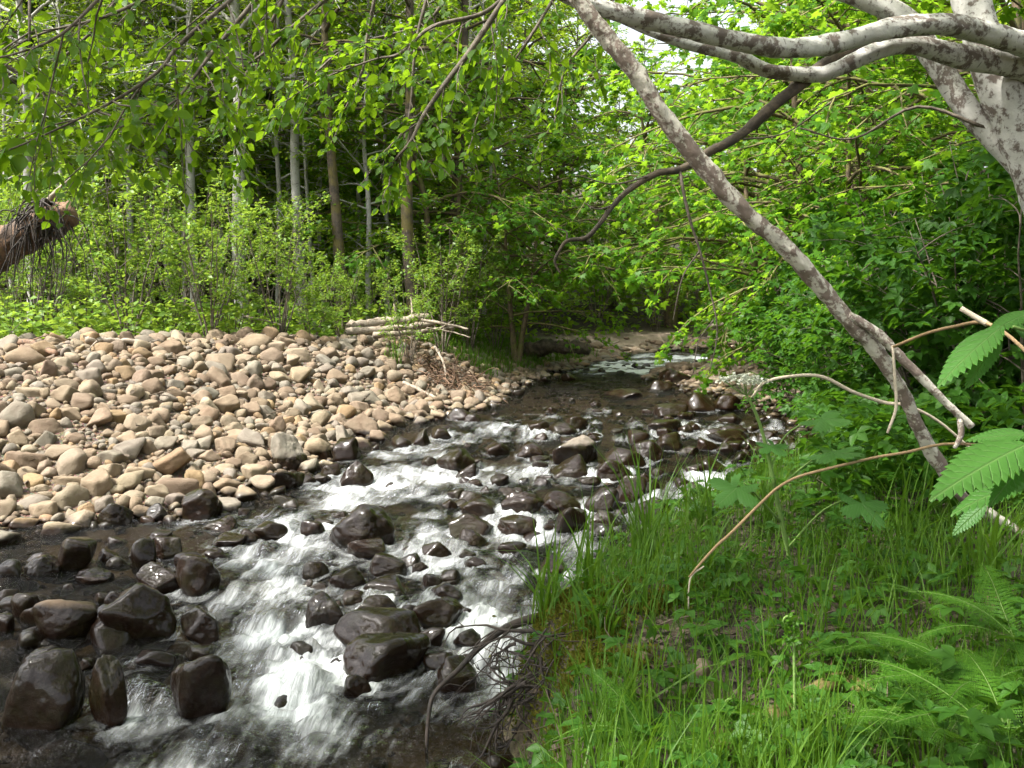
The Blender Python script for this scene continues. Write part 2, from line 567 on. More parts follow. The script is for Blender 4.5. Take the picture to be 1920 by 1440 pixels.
# ------------------------------------------------------------------ terrain
SL_px = [(100, 985), (250, 975), (330, 965), (420, 930), (500, 915), (580, 870), (640, 840), (700, 800), (780, 785),
         (840, 770), (890, 762), (920, 745), (960, 722), (1000, 712), (1040, 698)]
SL = [(-5.4, -6), (-5.2, 3), (-5.0, 7), (-4.5, 8.5)] + [tuple(on_water(*q)[:2]) for q in SL_px] + [(3.2, 27), (6, 28.8), (12, 31), (40, 40)]
SL2 = [SL[0]]
for q in SL[1:]:
    SL2.append((q[0], max(q[1], SL2[-1][1] + .05)))
SL = np.array(SL2)
SR = np.array([(-1.2, -6), (-1, -1), (-.3, 1.5), (0, 3.2), (.02, 4.4), (-.1, 5.0), (.25, 5.5), (1.1, 7.3), (2.0, 8.6), (3.0, 10.0),
               (4.0, 12.2), (4.16, 14.4), (4.1, 16), (3.4, 19.2), (3.25, 21.7), (3.4, 23.3), (5.9, 25), (10, 27), (40, 36)])
def xl(y): return np.interp(y, SL[:, 1], SL[:, 0])
def xr(y): return np.interp(y, SR[:, 1], SR[:, 0])
def pdist(x, y, L):
    d = np.full(x.shape, 1e9)
    for a, b in zip(L[:-1], L[1:]):
        e = b - a
        t = np.clip(((x - a[0]) * e[0] + (y - a[1]) * e[1]) / (e @ e), 0, 1)
        d = np.minimum(d, (x - a[0] - t * e[0]) ** 2 + (y - a[1] - t * e[1]) ** 2)
    return np.sqrt(d)
def G(x, y, parts=False):
    x, y = np.broadcast_arrays(np.asarray(x, float), np.asarray(y, float))
    sh = x.shape
    x, y = x.ravel(), y.ravel()
    zw = Zw(y)
    dl, dr = pdist(x, y, SL), pdist(x, y, SR)
    left, right = x < xl(y), x > xr(y)
    inside = ~(left | right)
    n1 = fbm(x * .9, y * .9, 1.0, 4) - .5
    n2 = fbm(x * 4, y * 4, 2.0, 3) - .5
    dm = np.minimum(dl, dr)
    zi = zw - .03 - .20 * sstep(dm / .9) + n2 * .10
    Hb = np.interp(y, [8, 14, 17, 19, 22, 26, 30], [1.22, 1.14, 1.02, .95, .80, .35, .3])
    Wb = np.interp(y, [8, 11, 14, 17, 20, 26], [4.5, 4.6, 4.0, 2.7, 1.7, 2.0])
    t = dl / Wb
    zl = zw - .03 + Hb * (sstep(np.clip(t * .5 + .5 * np.clip(t, 0, 1) ** 2 * 0 + .0, 0, .5) * 2) * .45 + .55 * np.clip(t, 0, 1)) + n1 * .16 * sstep(t) + n2 * .05
    zl += .035 * np.clip(y - 19, 0, 200) * sstep((dl - 2.5) / 5)
    low = np.interp(y, [10.5, 13, 21, 26], [0, 1, 1, .6])
    bank = np.interp(y, [3, 6, 9, 12], [.68, .62, .50, .40])
    zr = zw - .03 + (bank * sstep(dr / .28)) * (1 - low) + low * (.30 * sstep(dr / 2.2) + .02) + np.minimum(.13 * dr, 1.6) + n1 * .14 + n2 * .05
    hill = sstep((np.hypot(x * .9, y - 10) - 38) / 50) * 9
    z = np.where(left, zl, np.where(right, zr, zi)) + np.where(inside, 0, hill)
    z = z.reshape(sh)
    if parts:
        return z, dl.reshape(sh), dr.reshape(sh), left.reshape(sh), right.reshape(sh)
    return z
_qx, _qy = np.arange(-13, 13.01, .06), np.arange(-3, 34.01, .06)
_QZ = G(*np.meshgrid(_qx, _qy))
def g1(x, y):
    fx, fy = (x + 13) / .06, (y + 3) / .06
    if not (0 <= fx < len(_qx) - 1 and 0 <= fy < len(_qy) - 1):
        return float(G(np.array([x]), np.array([y]))[0])
    i, j = int(fx), int(fy); a, b = fx - i, fy - j
    return float((_QZ[j, i] * (1 - a) + _QZ[j, i + 1] * a) * (1 - b) + (_QZ[j + 1, i] * (1 - a) + _QZ[j + 1, i + 1] * a) * b)
def on_ground(px, py, far=60):
    d = ray(px, py)
    t = np.geomspace(1.6, far, 900)
    pts = np.array([0, 0, EYE])[None] + d[None] * t[:, None]
    h = pts[:, 2] - G(pts[:, 0], pts[:, 1])
    i = np.argmax(h < 0) if (h < 0).any() else len(t) - 1
    return pts[i]

def axis_pts(lo, hi, core_lo, core_hi, fine, coarse):
    a = list(np.arange(core_lo, core_hi + 1e-6, fine))
    s, v = fine, core_hi
    while v < hi:
        s = min(coarse, s * 1.12); v += s; a.append(v)
    s, v = fine, core_lo
    while v > lo:
        s = min(coarse, s * 1.12); v -= s; a.insert(0, v)
    return np.array(a)
gx = axis_pts(-160, 160, -7.5, 6.5, .055, 6)
gy = axis_pts(-40, 190, 1.5, 20, .06, 6)
GX, GY = np.meshgrid(gx, gy)
GZ, DLg, DRg, LFg, RTg = G(GX, GY, True)
bed = np.where(LFg | RTg, 0, 1.0)
bed = np.maximum(bed, np.where(RTg, np.clip(1 - DRg / .25, 0, 1) * .8, 0))
sand = np.where(LFg & (GY > 23), np.clip(1.2 - DLg / 2.6, 0, 1), 0) + np.where(RTg & (GY > 12.5) & (GY < 40), np.clip(1.15 - DRg / 1.6, 0, 1), 0)
sand = np.clip(sand, 0, 1) * (fbm(GX * .8, GY * .8, 5.) > .38)
ny, nx = GX.shape
I = (np.arange(ny - 1)[:, None] * nx + np.arange(nx - 1)[None]).reshape(-1)
ground = obj('ground', mesh_np('ground', np.stack([GX, GY, GZ], -1).reshape(-1, 3), [np.stack([I, I + 1, I + nx + 1, I + nx], -1)],
             M['ground'], True, {'bed': bed.ravel(), 'sand': sand.ravel()}))
tag(ground, 'dark forest soil and brown streambed under the whole scene', kind='structure')

# gravel sheet of the cobble bar
def bar_mask(x, y, dl, left):
    w = np.interp(y, [8, 11, 14, 17, 20, 24], [5.6, 5.6, 5.0, 3.6, 2.2, 1.4])
    return left & (dl < w + .5 * (fbm(x * 1.2, y * 1.2, 8.) - .5)) & (y > 5.5) & (y < 24.5)
bxv, byv = np.arange(-10.5, 1.6, .08), np.arange(5.4, 24.6, .08)
BX, BY = np.meshgrid(bxv, byv)
BZ, BDL, _, BL, _ = G(BX, BY, True)
bm_ok = bar_mask(BX, BY, BDL, BL)
cell = bm_ok[:-1, :-1] & bm_ok[1:, :-1] & bm_ok[:-1, 1:] & bm_ok[1:, 1:]
nbx = BX.shape[1]
I = (np.arange(BX.shape[0] - 1)[:, None] * nbx + np.arange(nbx - 1)[None])[cell]
bar = obj('cobble_bar', mesh_np('cobble_bar', np.stack([BX, BY, BZ + .012 + .02 * fbm(BX * 9, BY * 9, 3.)], -1).reshape(-1, 3),
          [np.stack([I, I + 1, I + nbx + 1, I + nbx], -1)], M['bar']))
tag(bar, 'sloping bar of tan river cobbles along the left bank', kind='structure')

# ------------------------------------------------------------------ rocks
def ico(sub):
    b = bmesh.new()
    bmesh.ops.create_icosphere(b, subdivisions=sub, radius=1)
    V = np.array([v.co[:] for v in b.verts])
    F = np.array([[v.index for v in f.verts] for f in b.faces])
    b.free()
    return V / np.linalg.norm(V, axis=1)[:, None], F
ICO = {k: ico(k) for k in (2, 3, 4, 5)}
def rock_shape(rng, sub=4, p=7, npl=13, rough=.05):
    D, F = ICO[sub]
    npl += 5
    k = np.arange(npl) + .5
    ph, tz = k * 2.39996 + rng.uniform(0, 6.28), 1 - 2 * k / npl
    n = np.stack([np.cos(ph) * np.sqrt(1 - tz * tz), np.sin(ph) * np.sqrt(1 - tz * tz), tz], -1) + rng.normal(0, .28, (npl, 3))
    n /= np.linalg.norm(n, axis=1)[:, None]
    qm = np.linalg.qr(rng.normal(size=(3, 3)))[0]
    n = n @ qm
    h = rng.uniform(.70, 1.12, npl)
    q = np.clip(D @ n.T, 0, None) / h
    r = (q ** p).sum(1) ** (-1 / p)
    s = rng.uniform(0, 90, 3)
    r = r * (1 + .5 * rough * (fbm(D[:, 0] * 5 + s[1], D[:, 1] * 5 + s[2], D[:, 2] * 5 + s[0], 3) - .5)) * (1 + rough * 2 * (fbm(D[:, 0] * 1.7 + s[0], D[:, 1] * 1.7 + s[1], D[:, 2] * 1.7 + s[2], 4) - .5))
    V = D * r[:, None]
    lo, hi = V.min(0), V.max(0)
    return (V - (lo + hi) / 2) / ((hi - lo) / 2), F
rk = np.random.default_rng(11)

PAL = {'tan': (.178, .134, .083), 'pale': (.235, .19, .125), 'grey': (.14, .132, .107), 'brown': (.115, .076, .044), 'ochre': (.225, .142, .06),
       'black': (.10, .085, .075), 'red': (.34, .16, .08), 'dark': (.17, .125, .09)}
PALK = ['tan', 'tan', 'brown', 'pale', 'pale', 'grey', 'grey', 'brown', 'ochre', 'grey', 'tan']
def pcol(k, rng, j=.16):
    c = np.array(PAL[k]) * (1 + rng.normal(0, j)) * (1 + rng.normal(0, .03, 3))
    return tuple(np.clip(c, .01, .8)) + (1.0,)

ROCKS = []          # (x, y, half width, half depth, rise) for the water
def stream_rock(x0, x1, yt, yb, col, label, group=None, wet=9.0, sub=None, p=None, sink=0.0):
    cx = (x0 + x1) / 2
    B = on_water(cx, yb)
    D = B[1]
    w = (x1 - x0) / F_PX * D
    h = (yb - yt) / F_PX * D
    a = math.atan((yb - 560) / F_PX)
    dep = w * rk.uniform(.72, .95)
    hz = max(.35 * h, (h - .38 * dep * math.sin(a)) / math.cos(a))
    c = hz * .62 + .05 * w + .02
    zc = float(Zw(D)) + hz - c
    k = dep * .42 / D
    cyy = D + dep * .42
    cxx = B[0] * (1 + k)
    big = (x1 - x0)
    sub = sub or (5 if big > 60 else 4)
    V, F = rock_shape(rk, sub, p or rk.uniform(7, 15), int(rk.integers(6, 13)), rk.uniform(.08, .18))
    V = V * np.array([w / 2, dep / 2, c])
    o = obj('rock', mesh_np('rock', V, [F], M['stone']), None, (cxx, cyy, zc))
    o.color = pcol(col, rk)
    o['wetz'] = float(wet if wet > 5 else Zw(D) + wet)
    tag(o, label, 'rock', group)
    ROCKS.append((cxx, cyy, w / 2, dep / 2, hz))
    return o
G1, G2, G3 = 'wet rocks in the lower rapids', 'wet rocks in the middle rapids', 'rocks in the upper stream'
SR_LIST = [
 (2, 165, 1220, 1365, 'dark', 'large rounded dark brown rock at the bottom left corner of the stream', G1, 9., 6.),
 (168, 245, 1232, 1365, 'dark', 'upright dark rock wedged just right of the corner boulder', G1),
 (30, 120, 1213, 1250, 'dark', 'wet rock peeking out behind the corner boulder', G1),
 (318, 440, 1220, 1347, 'black', 'pitted black boulder with sun glint, alone in the foreground rapids', G1, 9., 6.),
 (70, 192, 1118, 1198, 'brown', 'rounded brown rock leaning left against the big slab-topped boulder', G1, .2),
 (190, 337, 1092, 1203, 'dark', 'big dark boulder with smooth sloping top, left foreground', G1),
 (160, 262, 1148, 1212, 'brown', 'olive brown rounded rock in front of the sloping-topped boulder', G1, .15),
 (332, 420, 1138, 1194, 'dark', 'low dark ridged rock right of the sloping-topped boulder', G1),
 (328, 412, 1038, 1117, 'dark', 'tall egg-shaped dark brown rock above the sloping-topped boulder', G1),
 (258, 345, 1055, 1112, 'dark', 'blocky wet brown rock left of the egg-shaped rock', G1),
 (242, 296, 1008, 1066, 'brown', 'upright brown rock standing in calm water by the left shore', G1),
 (285, 346, 1005, 1046, 'dark', 'split dark rock right of the upright brown one', G1),
 (110, 177, 1005, 1068, 'grey', 'pointed dark grey wedge-shaped rock near the left shore', G1),
 (42, 114, 1041, 1077, 'dark', 'low rounded dark rock left of the pointed grey wedge', G1),
 (-8, 44, 1050, 1080, 'dark', 'flat wet rock at the left edge of the stream', G1),
 (18, 77, 1110, 1157, 'dark', 'knobbly dark rock at the left edge above the corner boulder', G1),
 (-12, 27, 1150, 1187, 'brown', 'small brown rock cut by the left edge of the picture', G1),
 (30, 88, 1180, 1212, 'grey', 'flat grey sheet-like rock above the corner boulder', G1),
 (140, 215, 1066, 1092, 'dark', 'low glossy rock between wedge rock and sloping-topped boulder', G1),
 (200, 243, 1042, 1060, 'dark', 'small flat wet stone beside the upright brown rock', G1),
 (612, 744, 942, 1026, 'black', 'largest black rounded boulder in mid stream with water splitting round it', G1, 9., 7.),
 (650, 727, 1010, 1040, 'dark', 'low wet rock at the foot of the largest black boulder', G1),
 (690, 766, 1037, 1075, 'black', 'smooth black rock below right of the largest black boulder', G1),
 (565, 619, 1050, 1080, 'dark', 'small dark rock left of chute below the largest black boulder', G1),
 (618, 687, 1065, 1102, 'dark', 'dark brown rock washed by foam, upper part of the central cluster', G1),
 (680, 772, 1080, 1114, 'dark', 'flat wet rock with water sliding over it in the central cluster', G1),
 (798, 872, 1092, 1132, 'dark', 'rounded rock with a thin sheet of water falling down its right side', G1),
 (570, 652, 1112, 1180, 'black', 'angular black rock at the left end of the central cluster', G1),
 (640, 690, 1108, 1132, 'dark', 'small dark rock behind the angular black rock', G1),
 (665, 747, 1115, 1152, 'dark', 'blocky dark rock in the middle of the central cluster', G1),
 (775, 872, 1120, 1177, 'dark', 'half drowned brown rock under sliding water, right of the central cluster', G1),
 (620, 797, 1143, 1222, 'dark', 'long humped dark rock in the central cluster', G1),
 (640, 812, 1188, 1274, 'dark', 'long block-shaped rock with ledge at the front of the central cluster', G1),
 (778, 837, 1175, 1212, 'brown', 'small reddish brown rock at the right of the long humped rock', G1),
 (815, 902, 1232, 1302, 'dark', 'dark rock behind the hanging roots at the right bank', G1),
 (388, 466, 1000, 1023, 'dark', 'thin flat dark rock left of the chute', G1),
 (442, 491, 991, 1016, 'dark', 'small dark rock between two flat rocks left of the chute', G1),
 (475, 540, 978, 1009, 'black', 'glossy black flat-topped rock at the left lip of chute', G1),
 (380, 443, 968, 994, 'dark', 'half drowned rock under glassy water near the cobble bar', G1),
 (385, 427, 1028, 1049, 'dark', 'small low rock above the egg-shaped rock', G1),
 (340, 419, 913, 972, 'brown', 'brown rounded boulder at the foot of the cobble bar', G1),
 (185, 250, 940, 984, 'grey', 'shiny wet grey rock at the waterline below the cobble bar', G1),
 (275, 319, 943, 976, 'grey', 'small shiny wet rock left of the brown rounded shore boulder', G1),
 (817, 896, 838, 882, 'brown', 'brown boulder with water pouring over its left side in mid stream', G2),
 (852, 901, 867, 893, 'black', 'small black rock in front of the water-draped brown boulder', G2),
 (732, 773, 817, 839, 'dark', 'leftmost of three small dark rocks in a row by the bar', G2),
 (775, 807, 804, 835, 'dark', 'middle, roundest of three small dark rocks in a row by the bar', G2),
 (807, 848, 800, 822, 'dark', 'rightmost, pointed one of three small dark rocks by the bar', G2),
 (637, 703, 863, 908, 'brown', 'reddish brown rock with foam streaming off its right side near the bar', G2),
 (1033, 1124, 815, 868, 'grey', 'olive grey dome-shaped boulder topping the middle rock cluster', G2, .21),
 (1027, 1113, 853, 892, 'black', 'dark split rock in front of the olive grey dome', G2),
 (1115, 1187, 858, 897, 'dark', 'flat grey-topped rock right of the dark split rock', G2),
 (1130, 1212, 840, 874, 'dark', 'dark block right of the olive grey dome', G2),
 (1180, 1244, 823, 862, 'brown', 'rounded dark brown rock at the right end of the middle cluster', G2),
 (1232, 1284, 811, 842, 'dark', 'low dark rock beyond the right end of middle cluster', G2),
 (1177, 1222, 806, 827, 'dark', 'small dark rock behind the middle cluster', G2),
 (967, 1022, 829, 857, 'dark', 'dark rock left of the olive grey dome', G2),
 (908, 957, 829, 852, 'brown', 'half drowned brown rock left of the middle cluster', G2),
 (1210, 1284, 785, 809, 'dark', 'wide flat dark rock upstream right of middle cluster', G2),
 (1058, 1102, 779, 803, 'dark', 'dark rock at head of the rapids, middle of the stream', G2),
 (1027, 1087, 791, 811, 'brown', 'flat brown rock at head of the rapids', G2),
 (990, 1032, 788, 806, 'brown', 'small drowned brown rock left at head of the rapids', G2),
 (860, 937, 932, 969, 'dark', 'ridged dark rock at left end of the long rock line', G2),
 (840, 928, 962, 999, 'dark', 'low dark rock below the left end of the long rock line', G2),
 (938, 1022, 920, 967, 'dark', 'chunky dark brown rock in the long rock line', G2),
 (930, 1012, 966, 997, 'dark', 'low flat rock in front of the chunky dark brown rock', G2),
 (1010, 1097, 919, 957, 'dark', 'long low dark rock in the middle of the rock line', G2),
 (1038, 1102, 948, 1003, 'grey', 'rock with bright shiny top facing the sky in the rock line', G2),
 (1093, 1162, 913, 957, 'brown', 'rounded brown rock right of middle in the rock line', G2),
 (1150, 1214, 890, 942, 'dark', 'tall dark rock in rock line behind the tall grass', G2),
 (1185, 1268, 928, 982, 'dark', 'broad dark rock behind the tall grass tuft', G2),
 (1100, 1167, 955, 987, 'dark', 'low wet rock left of the tall grass tuft', G2),
 (932, 989, 1016, 1044, 'black', 'small black rock alone below the rock line', G2),
 (1008, 1072, 1045, 1077, 'dark', 'dark rock at the bank edge behind grass blades', G2),
 (850, 914, 993, 1027, 'brown', 'small rock drowned in foam right of the largest black boulder', G2),
 (932, 968, 915, 931, 'dark', 'tiny dark rock above the long rock line', G2),
 (1283, 1342, 735, 770, 'pale', 'pale tan rock, left of pair on the right gravel shore', G3),
 (1338, 1392, 738, 769, 'tan', 'tan rounded rock, right of pair on the right gravel shore', G3),
 (1225, 1292, 756, 781, 'brown', 'low brown rock in front of the pale pair at right shore', G3),
 (1345, 1392, 774, 794, 'brown', 'small brown rock in the riffle below the pale pair', G3),
 (1125, 1207, 729, 745, 'brown', 'flat reddish rock in the calm pool upstream', G3),
 (838, 892, 763, 786, 'brown', 'brown rock at left shore below the root tangle', G3),
 (1325, 1412, 805, 828, 'dark', 'long flat dark rock in the right-hand riffle', G3),
 (1305, 1352, 820, 842, 'dark', 'dark rock left in the right-hand riffle', G3),
 (1415, 1460, 806, 828, 'dark', 'dark rock by the right bank shrubs', G3),
 (1368, 1415, 846, 872, 'black', 'black rock in the right-hand riffle behind leaves', G3),
 (1303, 1362, 857, 884, 'brown', 'brown rock washed by foam in the right-hand riffle', G3),
 (1335, 1405, 796, 810, 'dark', 'thin flat rock at the top of the right-hand riffle', G3),
 (1430, 1470, 838, 856, 'dark', 'small dark rock at foot of the right bank', G3),
 (1275, 1325, 902, 930, 'dark', 'dark rock left of the right-hand foam pool', G3),
 (1272, 1300, 795, 810, 'dark', 'tiny rock right of the wide flat dark rock', G3),
 (1052, 1079, 699, 712, 'dark', 'small dark round rock far up in the pool', G3),
 (1012, 1033, 705, 716, 'brown', 'small brown rock at far left edge of the pool', G3),
 (1235, 1300, 690, 718, 'dark', 'dark slab at left end of the pile on far right shore', G3),
 (1290, 1345, 688, 712, 'dark', 'dark slab at right end of the pile on far right shore', G3),
 (1215, 1262, 712, 730, 'brown', 'brown slab in front of the pile on far right shore', G3),
 (960, 985, 730, 740, 'brown', 'small reddish rock in the pool near the left shore', G3),
 (507, 580, 808, 882, 'grey', 'large grey boulder with damp dark base at the edge of the bar', G2, .16),
 (643, 719, 775, 817, 'brown', 'big brown egg-shaped boulder on the lower edge of the bar', G2, .06),
 (570, 627, 820, 862, 'tan', 'smooth tan boulder right of the damp grey one', G2, .12),
 (625, 678, 820, 862, 'dark', 'dark wet boulder at the waterline right of the tan boulder', G2),
 (493, 572, 880, 917, 'brown', 'wide wet brown rock at the foot of the bar', G2),
 (600, 640, 868, 893, 'dark', 'small black rock left of the reddish brown foam rock', G2),
 (470, 520, 863, 895, 'brown', 'damp brown rock below the damp grey boulder', G2, .1),
]
for q in SR_LIST:
    stream_rock(*q[:7], **dict(zip(('wet', 'p'), [q[7]] + ([q[8]] if len(q) > 8 else [])) if len(q) > 7 else {}))

ZLAB = ['in the central cluster', 'along the long rock line', 'in the middle rapids', 'in the left foreground', 'in the right-hand riffle', 'left of the middle rapids', 'at the foot of the bar', 'at the head of rapids', 'in the far riffle']
ORDN = ('first second third fourth fifth sixth seventh eighth ninth tenth eleventh twelfth thirteenth fourteenth fifteenth sixteenth seventeenth eighteenth nineteenth twentieth '
        'twenty-first twenty-second twenty-third twenty-fourth twenty-fifth twenty-sixth twenty-seventh twenty-eighth').split()
ZONES = [((560, 900, 1040, 1300), 26), ((840, 1300, 885, 1010), 26), ((1000, 1300, 780, 900), 20), ((0, 430, 1000, 1260), 24), ((1270, 1480, 775, 900), 24), ((700, 1000, 790, 900), 10), ((420, 640, 900, 1010), 10), ((900, 1300, 735, 790), 12), ((1060, 1320, 678, 702), 14)]
for zi_, ((x0, x1, y0, y1), cnt) in enumerate(ZONES):
    got, zl_ = 0, []
    for _ in range(cnt * 12):
        if got >= cnt: break
        px, py = rk.uniform(x0, x1), rk.uniform(y0, y1)
        c = on_water(px, py)
        if not (xl(c[1]) - .1 < c[0] < xr(c[1]) - .05): continue
        w = rk.uniform(.09, .26)
        if any((c[0] - q[0]) ** 2 + (c[1] + .1 - q[1]) ** 2 < ((q[2] + w / 2) * .8) ** 2 for q in ROCKS): continue
        wp = w / c[1] * F_PX
        hp = wp * rk.uniform(.28, .6)
        o = stream_rock(px - wp / 2, px + wp / 2, py - hp, py, ['dark', 'dark', 'black', 'brown'][int(rk.integers(4))], 'small dark wet stone poking out of the rapids between bigger rocks', 'small wet stones scattered through the rapids', sub=4)
        got += 1
        zl_.append((px, o))
    for k, (_, o) in enumerate(sorted(zl_, key=lambda q: q[0])):
        o['label'] = 'small dark wet stone ' + ZLAB[zi_] + ', ' + ORDN[k] + ' such from the left'

# stones of the bar: the big ones from the photo, first as things, then as pieces of the bar
STN = [rock_shape(rk, 4, rk.uniform(7, 18), int(rk.integers(4, 11)), rk.uniform(.05, .11)) for _ in range(20)]
STM = [mesh_np('stone', V, [F], M['stone']) for V, F in STN]
placed = [(x, y, max(w, d) * 1.0) for x, y, w, d, h in ROCKS]
def bar_normal(x, y):
    e = .15
    n = np.array([g1(x - e, y) - g1(x + e, y), g1(x, y - e) - g1(x, y + e), 2 * e])
    return n / np.linalg.norm(n)
def put_stone(x, y, w, dpt, h, col, name, parent, lift=.22, tilt=.25, yaw=None):
    o = bpy.data.objects.new(name, STM[int(rk.integers(len(STM)))])
    n = Vector(bar_normal(x, y)) + Vector(rk.normal(0, tilt, 3))
    q = n.to_track_quat('Z', 'Y') @ Matrix.Rotation(rk.uniform(0, 6.28) if yaw is None else yaw, 4, 'Z').to_quaternion()
    z = g1(x, y)
    o.rotation_mode = 'QUATERNION'
    o.rotation_quaternion = q
    o.location = (x, y, z + h * lift)
    o.scale = (w / 2, dpt / 2, h / 2)
    o.color = pcol(col, rk)
    o['wetz'] = float(Zw(y) + .05)
    link(o, parent)
    placed.append((x, y, (w + dpt) / 4))
    return o
BIG = [  # zoomed pixel boxes (x/2, 560+y/2)
 (0, 190, 185, 270, 'tan', 'wide tan boulder at the left edge near the top of the bar'),
 (310, 412, 230, 305, 'grey', 'smooth blue-grey stone standing out on the upper left bar'),
 (475, 585, 185, 240, 'ochre', 'rounded yellowish stone high on the left part of the bar'),
 (595, 692, 155, 222, 'brown', 'brownish domed stone near the crest of the bar'),
 (765, 882, 195, 290, 'tan', 'large tan boulder above the round brown one, mid bar'),
 (775, 877, 262, 355, 'brown', 'round brown boulder in the middle of the upper bar'),
 (880, 1015, 135, 207, 'tan', 'broad tan boulder on the crest of the bar'),
 (970, 1062, 185, 265, 'tan', 'upright tan boulder just below the crest'),
 (1060, 1177, 195, 250, 'pale', 'pale flat-topped boulder right of the upright tan one'),
 (880, 967, 208, 262, 'pale', 'pale low boulder between two tan boulders below the crest'),
 (680, 747, 103, 160, 'ochre', 'peaked ochre stone standing up on the crest line'),
 (610, 677, 120, 165, 'tan', 'tan stone on the crest left of the peaked ochre one'),
 (0, 122, 385, 515, 'grey', 'large grey-brown boulder at the left edge, middle of the bar'),
 (95, 172, 375, 465, 'tan', 'tall tan stone right of the large left edge boulder'),
 (105, 237, 450, 530, 'brown', 'reddish brown stone below the left edge boulder'),
 (365, 472, 415, 482, 'ochre', 'orange tan rounded stone in the left middle of the bar'),
 (458, 567, 445, 517, 'pale', 'pale rounded stone right of the orange one'),
 (540, 647, 430, 507, 'tan', 'tan slanting stone in the middle of the bar'),
 (535, 627, 300, 392, 'brown', 'tilted brown slab stone in the upper middle of the bar'),
 (425, 567, 535, 627, 'grey', 'large smooth grey stone low in the middle of the bar'),
 (355, 477, 610, 687, 'pale', 'pale smooth stone below the large grey one'),
 (465, 577, 608, 700, 'tan', 'broken-faced tan stone at the lower middle of the bar'),
 (315, 432, 643, 762, 'tan', 'long upright leaning stone near the foot of the bar'),
 (185, 352, 700, 802, 'pale', 'biggest pale rounded boulder at the foot of the bar, left'),
 (65, 187, 733, 807, 'grey', 'smooth grey stone left of the biggest pale boulder'),
 (588, 742, 663, 762, 'brown', 'wide brown slab near the waterline'),
 (780, 907, 670, 747, 'tan', 'angular tan stone touching the water beside the brown slab'),
 (715, 822, 520, 587, 'grey', 'smooth grey dome-shaped stone in the lower right of the bar'),
 (40, 147, 820, 877, 'ochre', 'flat orange tan stone alone on the gravel at lower left'),
 (290, 377, 770, 832, 'ochre', 'small orange stone in front of the biggest pale boulder'),
]
MORE = [(30, 105, 495, 570), (70, 180, 325, 380), (415, 520, 360, 412), (610, 700, 300, 355), (750, 825, 375, 445), (45, 125, 660, 705),
 (210, 320, 658, 710), (180, 300, 555, 620), (40, 175, 565, 660), (745, 830, 570, 625), (790, 880, 625, 672), (820, 930, 595, 650),
 (1060, 1130, 410, 465), (1080, 1160, 440, 490), (1160, 1250, 410, 470), (1225, 1300, 350, 415), (1305, 1390, 355, 415), (1090, 1170, 260, 335),
 (1010, 1090, 275, 330), (955, 1040, 350, 415), (845, 925, 465, 535), (340, 400, 745, 785), (520, 605, 380, 425), (355, 440, 330, 375),
 (150, 235, 290, 345), (75, 150, 270, 315), (15, 100, 255, 305), (1345, 1410, 185, 245), (730, 790, 330, 372), (600, 680, 250, 285),
 (220, 290, 180, 215), (175, 265, 138, 178), (0, 60, 120, 170), (55, 110, 140, 190), (500, 590, 138, 180), (700, 780, 160, 200),
 (400, 460, 225, 290), (250, 300, 280, 320), (390, 450, 300, 345), (660, 720, 200, 240), (1200, 1270, 480, 520), (940, 1010, 560, 600),
 (640, 720, 490, 530), (860, 930, 540, 590), (130, 200, 700, 740), (440, 540, 720, 780), (1110, 1180, 150, 190), (1190, 1260, 140, 180),
 (1270, 1340, 150, 190), (1420, 1480, 250, 300), (1290, 1330, 250, 290), (1390, 1450, 320, 360), (1500, 1560, 330, 370), (1500, 1575, 430, 465)]
def px_stone(x0, x1, yt, yb, col, name, parent):
    x0, x1, yt, yb = x0 / 2, x1 / 2, 560 + yt / 2, 560 + yb / 2
    B = on_ground((x0 + x1) / 2, yb - .25 * (yb - yt))
    D = B[1]
    w, h = (x1 - x0) / F_PX * D * 1.06, (yb - yt) / F_PX * D * 1.1
    return put_stone(B[0], B[1], w, min(w, max(h, .6 * w)) * rk.uniform(.85, 1.1), h * .95, col, name, parent, .20, .12, rk.uniform(-.3, .3))
for q in BIG:
    tag(px_stone(*q[:5], 'boulder', None), q[5], 'boulder', 'large stones lying on the cobble bar')
npiece = 0
for q in MORE:
    px_stone(*q, PALK[int(rk.integers(len(PALK)))], 'stone', bar); npiece += 1

# fill: largest first
class Hash:
    def __init__(s, c): s.c, s.d = c, {}
    def put(s, x, y, r): s.d.setdefault((int(x // s.c), int(y // s.c)), []).append((x, y, r))
    def hit(s, x, y, r, k):
        i, j = int(x // s.c), int(y // s.c)
        for a in (-1, 0, 1):
            for b in (-1, 0, 1):
                for (u, v, w) in s.d.get((i + a, j + b), ()):
                    if (u - x) ** 2 + (v - y) ** 2 < (k * (r + w)) ** 2: return True
        return False
HH = Hash(.5)
for q in placed: HH.put(*q)
small = []
cand_n = 0
sizes = np.concatenate([np.geomspace(.155, .08, 1500), np.geomspace(.08, .045, 5200), np.geomspace(.045, .018, 14000)])
cx_ = rk.uniform(-9.5, 1.4, len(sizes) * 3); cy_ = rk.uniform(6, 24, len(sizes) * 3)
cz_, cdl_, _, cl_, _ = G(cx_, cy_, True)
ok_ = bar_mask(cx_, cy_, cdl_, cl_) | ((~cl_) & (cdl_ < .35) & (cx_ < xl(cy_) + .5) & (cy_ > 7.5) & (cy_ < 22))
ok_ &= np.abs(cx_) < .56 * cy_ + 1.0
cx_, cy_, cz_, cdl_ = cx_[ok_], cy_[ok_], cz_[ok_], cdl_[ok_]
ci = 0
for r in sizes:
    if ci >= len(cx_): break
    x, y = cx_[ci], cy_[ci]; zc = cz_[ci]; dlv = cdl_[ci]; ci += 1
    if r > .12 and y > 17: r *= .7
    if r > .09 and rk.random() < .15: continue
    if HH.hit(x, y, r, .70): continue
    HH.put(x, y, r)
    small.append((x, y, zc, r))
